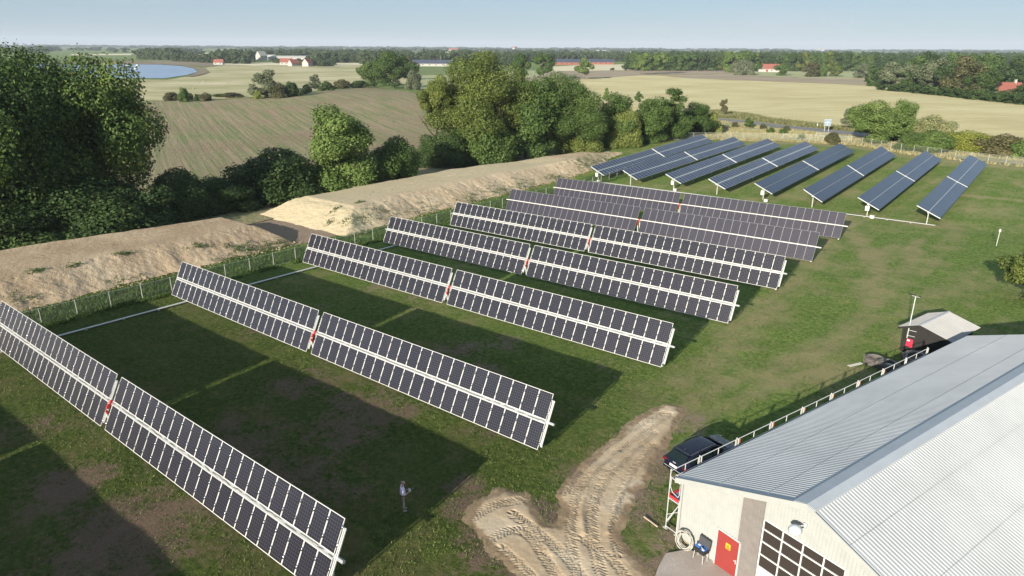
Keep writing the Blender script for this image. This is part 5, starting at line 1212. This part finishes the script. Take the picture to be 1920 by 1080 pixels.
# --- the long wood behind the fields on the right: individual front trees
N = 0
row = []
for x in range(1188, 1652, 15): row.append((x + random.uniform(-3, 3), 133.0 + (x > 1480)*1.0, random.uniform(95, 101) - (1500 < x < 1600)*3, random.uniform(22, 31)))
for k, (x, by, ty, wd) in enumerate(row):
    if 1425 < x < 1470: by = 127
    T('dark broadleaf tree in the front row of the long wood', x, by, ty + 3, wd, 'round', 'm', random.choice(['mid', 'dark', 'mid', 'dark', 'olive']), base=.06, group='front row of the long wood')
def scatter(x0, x1, y0, y1, n, hm, wm, jit=.3):
    o = []
    for k in range(n):
        x = random.uniform(x0, x1); y = y0 + (y1 - y0)*random.random(); g = G(x, y); hh = random.uniform(*hm); o.append((g.x, g.y, g.z - 1, random.uniform(*wm)*(.8 + hh/hm[1]*.3), hh))
    return o
def strip(pts, sp, hm, wm, dep=1):
    o = []
    for a, b in zip(pts[:-1], pts[1:]):
        A_, B_ = G(*a), G(*b); n = max(1, int((A_ - B_).length/sp)); dr = (B_ - A_).normalized(); nr = Vector((-dr.y, dr.x, 0))
        for k in range(n):
            for d in range(dep):
                p = A_ + (B_ - A_)*((k + random.random())/n) + nr*(random.uniform(-.5, .5) + d)*wm[0]; hh = random.uniform(*hm); o.append((p.x, p.y, p.z - 1, random.uniform(*wm), hh))
    return o
mass('wood', 'long dark wood behind the harvested fields on the right', scatter(1180, 1700, 122, 131, 150, (13, 20), (12, 19)) + scatter(1250, 1960, 108, 122, 260, (13, 20), (13, 20)) + scatter(1640, 2000, 122, 165, 90, (9, 14), (9, 13)), 'dark', 1500, .05)
mass('wood', 'conifer plantation behind the long brick farm building', strip([(960, 117), (1050, 116), (1130, 115), (1190, 116)], 7, (12, 17), (7, 10), 3) + scatter(950, 1190, 106, 115, 110, (12, 18), (12, 17)), 'far', 700, .07)
mass('wood', 'dark trees around the bay and the distant white farm', strip([(258, 111), (300, 112), (330, 113)], 9, (15, 21), (13, 19), 2) + strip([(333, 115), (380, 117), (420, 119), (462, 120)], 8, (9, 15), (10, 15), 2) + strip([(585, 121), (620, 122)], 8, (8, 13), (9, 14), 2) + scatter(400, 480, 108, 117, 40, (13, 20), (14, 20))
     + scatter(480, 700, 104, 111, 110, (12, 19), (14, 20)) + strip([(585, 119), (640, 118), (700, 118)], 9, (12, 18), (12, 18), 2) + strip([(560, 122.5), (590, 124), (610, 125)], 6, (7, 10), (8, 11), 2) + strip([(515, 117.5), (530, 119)], 6, (6, 9), (7, 9)), 'far', 900, .06)
mass('wood', 'wooded belt behind the big crest tree', scatter(680, 960, 108, 121, 150, (12, 19), (13, 19)) + strip([(690, 124), (780, 122)], 9, (10, 15), (12, 15), 2) + strip([(850, 124), (960, 123)], 8, (6, 11), (8, 12), 1), 'far', 900, .06)
far_items = []
for k in range(150):                                               # hedgerows and copses out to the horizon
    x = random.uniform(-40, 1960); hzn = 82.4 + x/1920*10.2; y = hzn + 2.0 + 17*random.random()**1.6; L_ = random.uniform(15, 110)
    far_items += strip([(x, y), (x + L_, y + random.uniform(-.5, .8) + L_*.0053)], 26, (10, 19), (26, 44), 1)
mass('distant_woods', 'hedgerows and copses fading out to the horizon', far_items, 'far', 130, .13)
fi = []
for k in range(60):
    x = random.uniform(-60, 1980); hzn = 82.4 + x/1920*10.2; y = hzn + 1.2 + random.random()*1.6; L_ = random.uniform(50, 220)
    fi += strip([(x, y), (x + L_, y + L_*.0053)], 70, (13, 24), (70, 130), 1)
mass('distant_woods', 'lowest line of woods along the horizon', fi, 'far', 110, .14)
print('far items', len(far_items), len(fi))

# ------------------------------------------------------------------ grass and weeds
def tufts(name, label, pts, h_, w_, cols, blades=5):
    n = len(pts); r = np.random.default_rng(n); P = np.repeat(np.asarray(pts, float), blades, 0); k = len(P)
    a = r.uniform(0, 2*np.pi, k); le = r.uniform(.3, 1.0, k)*h_; P[:, :2] += r.normal(size=(k, 2))*w_*1.6; P[:, 2] = zg(P[:, 0], P[:, 1]) + near_z(P) - .02
    dx = np.stack([np.cos(a), np.sin(a), 0*a], 1)*w_*r.uniform(.5, 1, k)[:, None]; ln = np.stack([r.normal(size=k)*.5, r.normal(size=k)*.5, np.ones(k)], 1)*le[:, None]
    v = np.stack([P - dx, P + dx, P + dx*.35 + ln, P - dx*.35 + ln*.97], 1).reshape(-1, 3); me = mesh_quads(name, v, np.clip(r.normal(.5, .22, k), 0, .95), cols)
    o = link(name, me); tag(o, label, kind='stuff'); return o
def near_z(P):
    s, v = P[:, 0], P[:, 1]; return np.exp(-((np.hypot(s, v)/160)**4))*(fbm(s*.35, v*.35, 3)*.10 + fbm(s*1.3, v*1.3, 9, 2)*.035)
L['grass'] = leaf_material('grass_blades', (.040, .070, .016), (.085, .130, .030), (.185, .195, .065))
L['weed'] = leaf_material('weed_leaves', (.030, .058, .013), (.052, .10, .022), (.095, .145, .036))
L['straw'] = leaf_material('dry_stalks', (.14, .13, .05), (.28, .25, .12), (.42, .36, .20))
r = np.random.default_rng(5)
pts = []
A = np.stack([r.uniform(-70, 2, 150000), r.uniform(2, 75, 150000), np.zeros(150000)], 1)
dd = np.hypot(A[:, 0], A[:, 1]); dens = fbm(A[:, 0]*.5, A[:, 1]*.5, 44, 4); keep = (r.random(len(A)) < np.clip(30/dd, 0, 1)) & (dens > -.12) & (dd > 14)
keep &= ~inside(A[:, 0], A[:, 1], outline) & ~((A[:, 0] > -11.5) & (A[:, 1] > 26) & (A[:, 0] > -11 + (A[:, 1]-26)*.288 - .6))
A = A[keep]; tufts('grass', 'short grass of the lawn', A, .11, .028, L['grass'], 4)
# rough strip under the left fence, weeds on the toes of the banks
A = np.stack([r.uniform(-72.6, -66.4, 11000), r.uniform(5, 128, 11000), np.zeros(11000)], 1); A = A[fbm(A[:, 0]*.7, A[:, 1]*.5, 2) > -.25]
tufts('rough_grass', 'thick green rough grass under the wire fence', A, .42, .05, L['weed'], 5)
wl = []
for (s, v, rr, n) in [(-74.2, 43, 1.6, 120), (-75.5, 41, 1.2, 60), (-73.8, 39, 1.0, 60), (-75, 46.5, 1.0, 40), (-77, 37, .8, 30), (-75, 58, 1.6, 60), (-75.5, 63, 1.8, 60), (-74.6, 72, 2.2, 70), (-75, 82, 2.5, 110), (-75.2, 90, 2.5, 130), (-75.8, 98, 2.4, 120), (-76, 108, 2, 120), (-77.6, 120, 3, 200), (-79, 130, 4, 200), (-79.5, 62.5, .5, 20), (-80, 58.5, .5, 25), (-78.2, 56, .5, 20), (-78, 20.5, .5, 25), (-77.9, 24, .4, 20), (-78.4, 29, .4, 25), (-74.6, 18, 1.0, 20), (-74.5, 27, 1, 20)]:
    wl += [(r.normal(s, rr*.5), r.normal(v, rr), 0) for _ in range(n)]
dg = bpy.context.evaluated_depsgraph_get()
def on_bank(P):
    from mathutils.bvhtree import BVHTree
    bv = [BVHTree.FromPolygons([v.co[:] for v in b_.data.vertices], [p.vertices[:] for p in b_.data.polygons]) for b_ in (b1, b2)]
    out = []
    for s, v, _ in P:
        z = float(zg(s, v)); 
        for t in bv:
            h = t.ray_cast(Vector((s, v, 20)), Vector((0, 0, -1)))
            if h[0] is not None: z = max(z, h[0].z)
        out.append((s, v, z))
    return np.array(out)
B_ = on_bank(wl); k = np.repeat(B_, 9, 0) + r.normal(size=(len(B_)*9, 3))*np.array([.16, .16, .10]); k[:, 2] += .10
nn = r.normal(size=k.shape) + [0, 0, 1]; nn /= np.linalg.norm(nn, axis=1)[:, None]; a = np.cross(nn, r.normal(size=k.shape)); a /= np.linalg.norm(a, axis=1)[:, None]; b = np.cross(nn, a); sz = r.uniform(.05, .11, len(k))[:, None]
me = mesh_quads('weeds', np.stack([k + a*sz, k + b*sz*.6, k - a*sz, k - b*sz*.6], 1).reshape(-1, 3), np.clip(r.normal(.45, .2, len(k)), 0, .95), L['weed']); tag(link('weeds', me), 'green weeds growing on the slopes of the earth banks', kind='stuff')
# dry tall grass between the road and the far fence, stubble of weeds on the verge
q = pxs([(1180, 250), (1250, 232), (1330, 226), (1450, 240), (1600, 256), (1790, 284), (2060, 318), (2060, 334), (1930, 315), (1800, 302), (1690, 288), (1605, 273), (1480, 266), (1340, 263), (1250, 261)])
xs = [p[0] for p in q]; ys = [p[1] for p in q]; A = np.stack([r.uniform(min(xs), max(xs), 60000), r.uniform(min(ys), max(ys), 60000), np.zeros(60000)], 1); A = A[inside(A[:, 0], A[:, 1], q)][:14000]
A = A[fbm(A[:, 0]*.12, A[:, 1]*.12, 6) > -.2]; tufts('dry_tall_grass', 'tall straw coloured grass along the far fence', A, .55, .11, L['straw'], 4)
q = pxs([(1180, 232), (1345, 207), (1440, 223), (1600, 241), (1930, 264), (1930, 290), (1790, 272), (1640, 252), (1500, 239), (1340, 221), (1240, 226)])
xs = [p[0] for p in q]; ys = [p[1] for p in q]; A = np.stack([r.uniform(min(xs), max(xs), 60000), r.uniform(min(ys), max(ys), 60000), np.zeros(60000)], 1); A = A[inside(A[:, 0], A[:, 1], q)][:9000]
L['verge'] = leaf_material('verge_weeds', (.07, .10, .03), (.17, .16, .07), (.34, .29, .16)); tufts('verge_weeds', 'brownish tall weeds on the bank beyond the road', A, 1.0, .12, L['verge'], 4)

# ------------------------------------------------------------------ haze
hz = MB(); hz.box((0, 0, 60), (34000, 34000, 190)); ho = hz.build('haze', []if False else [mat('haze')])
m = ho.data.materials[0]; m.node_tree.nodes.remove(m.node_tree.nodes['Principled BSDF']); vp = m.node_tree.nodes.new('ShaderNodeVolumePrincipled'); vp.inputs['Density'].default_value = 9e-5; vp.inputs['Color'].default_value = (.80, .88, 1, 1); vp.inputs['Anisotropy'].default_value = 0
m.node_tree.links.new(vp.outputs[0], m.node_tree.nodes['Material Output'].inputs['Volume']); tag(ho, kind='stuff', label='thin blue haze of the far distance')
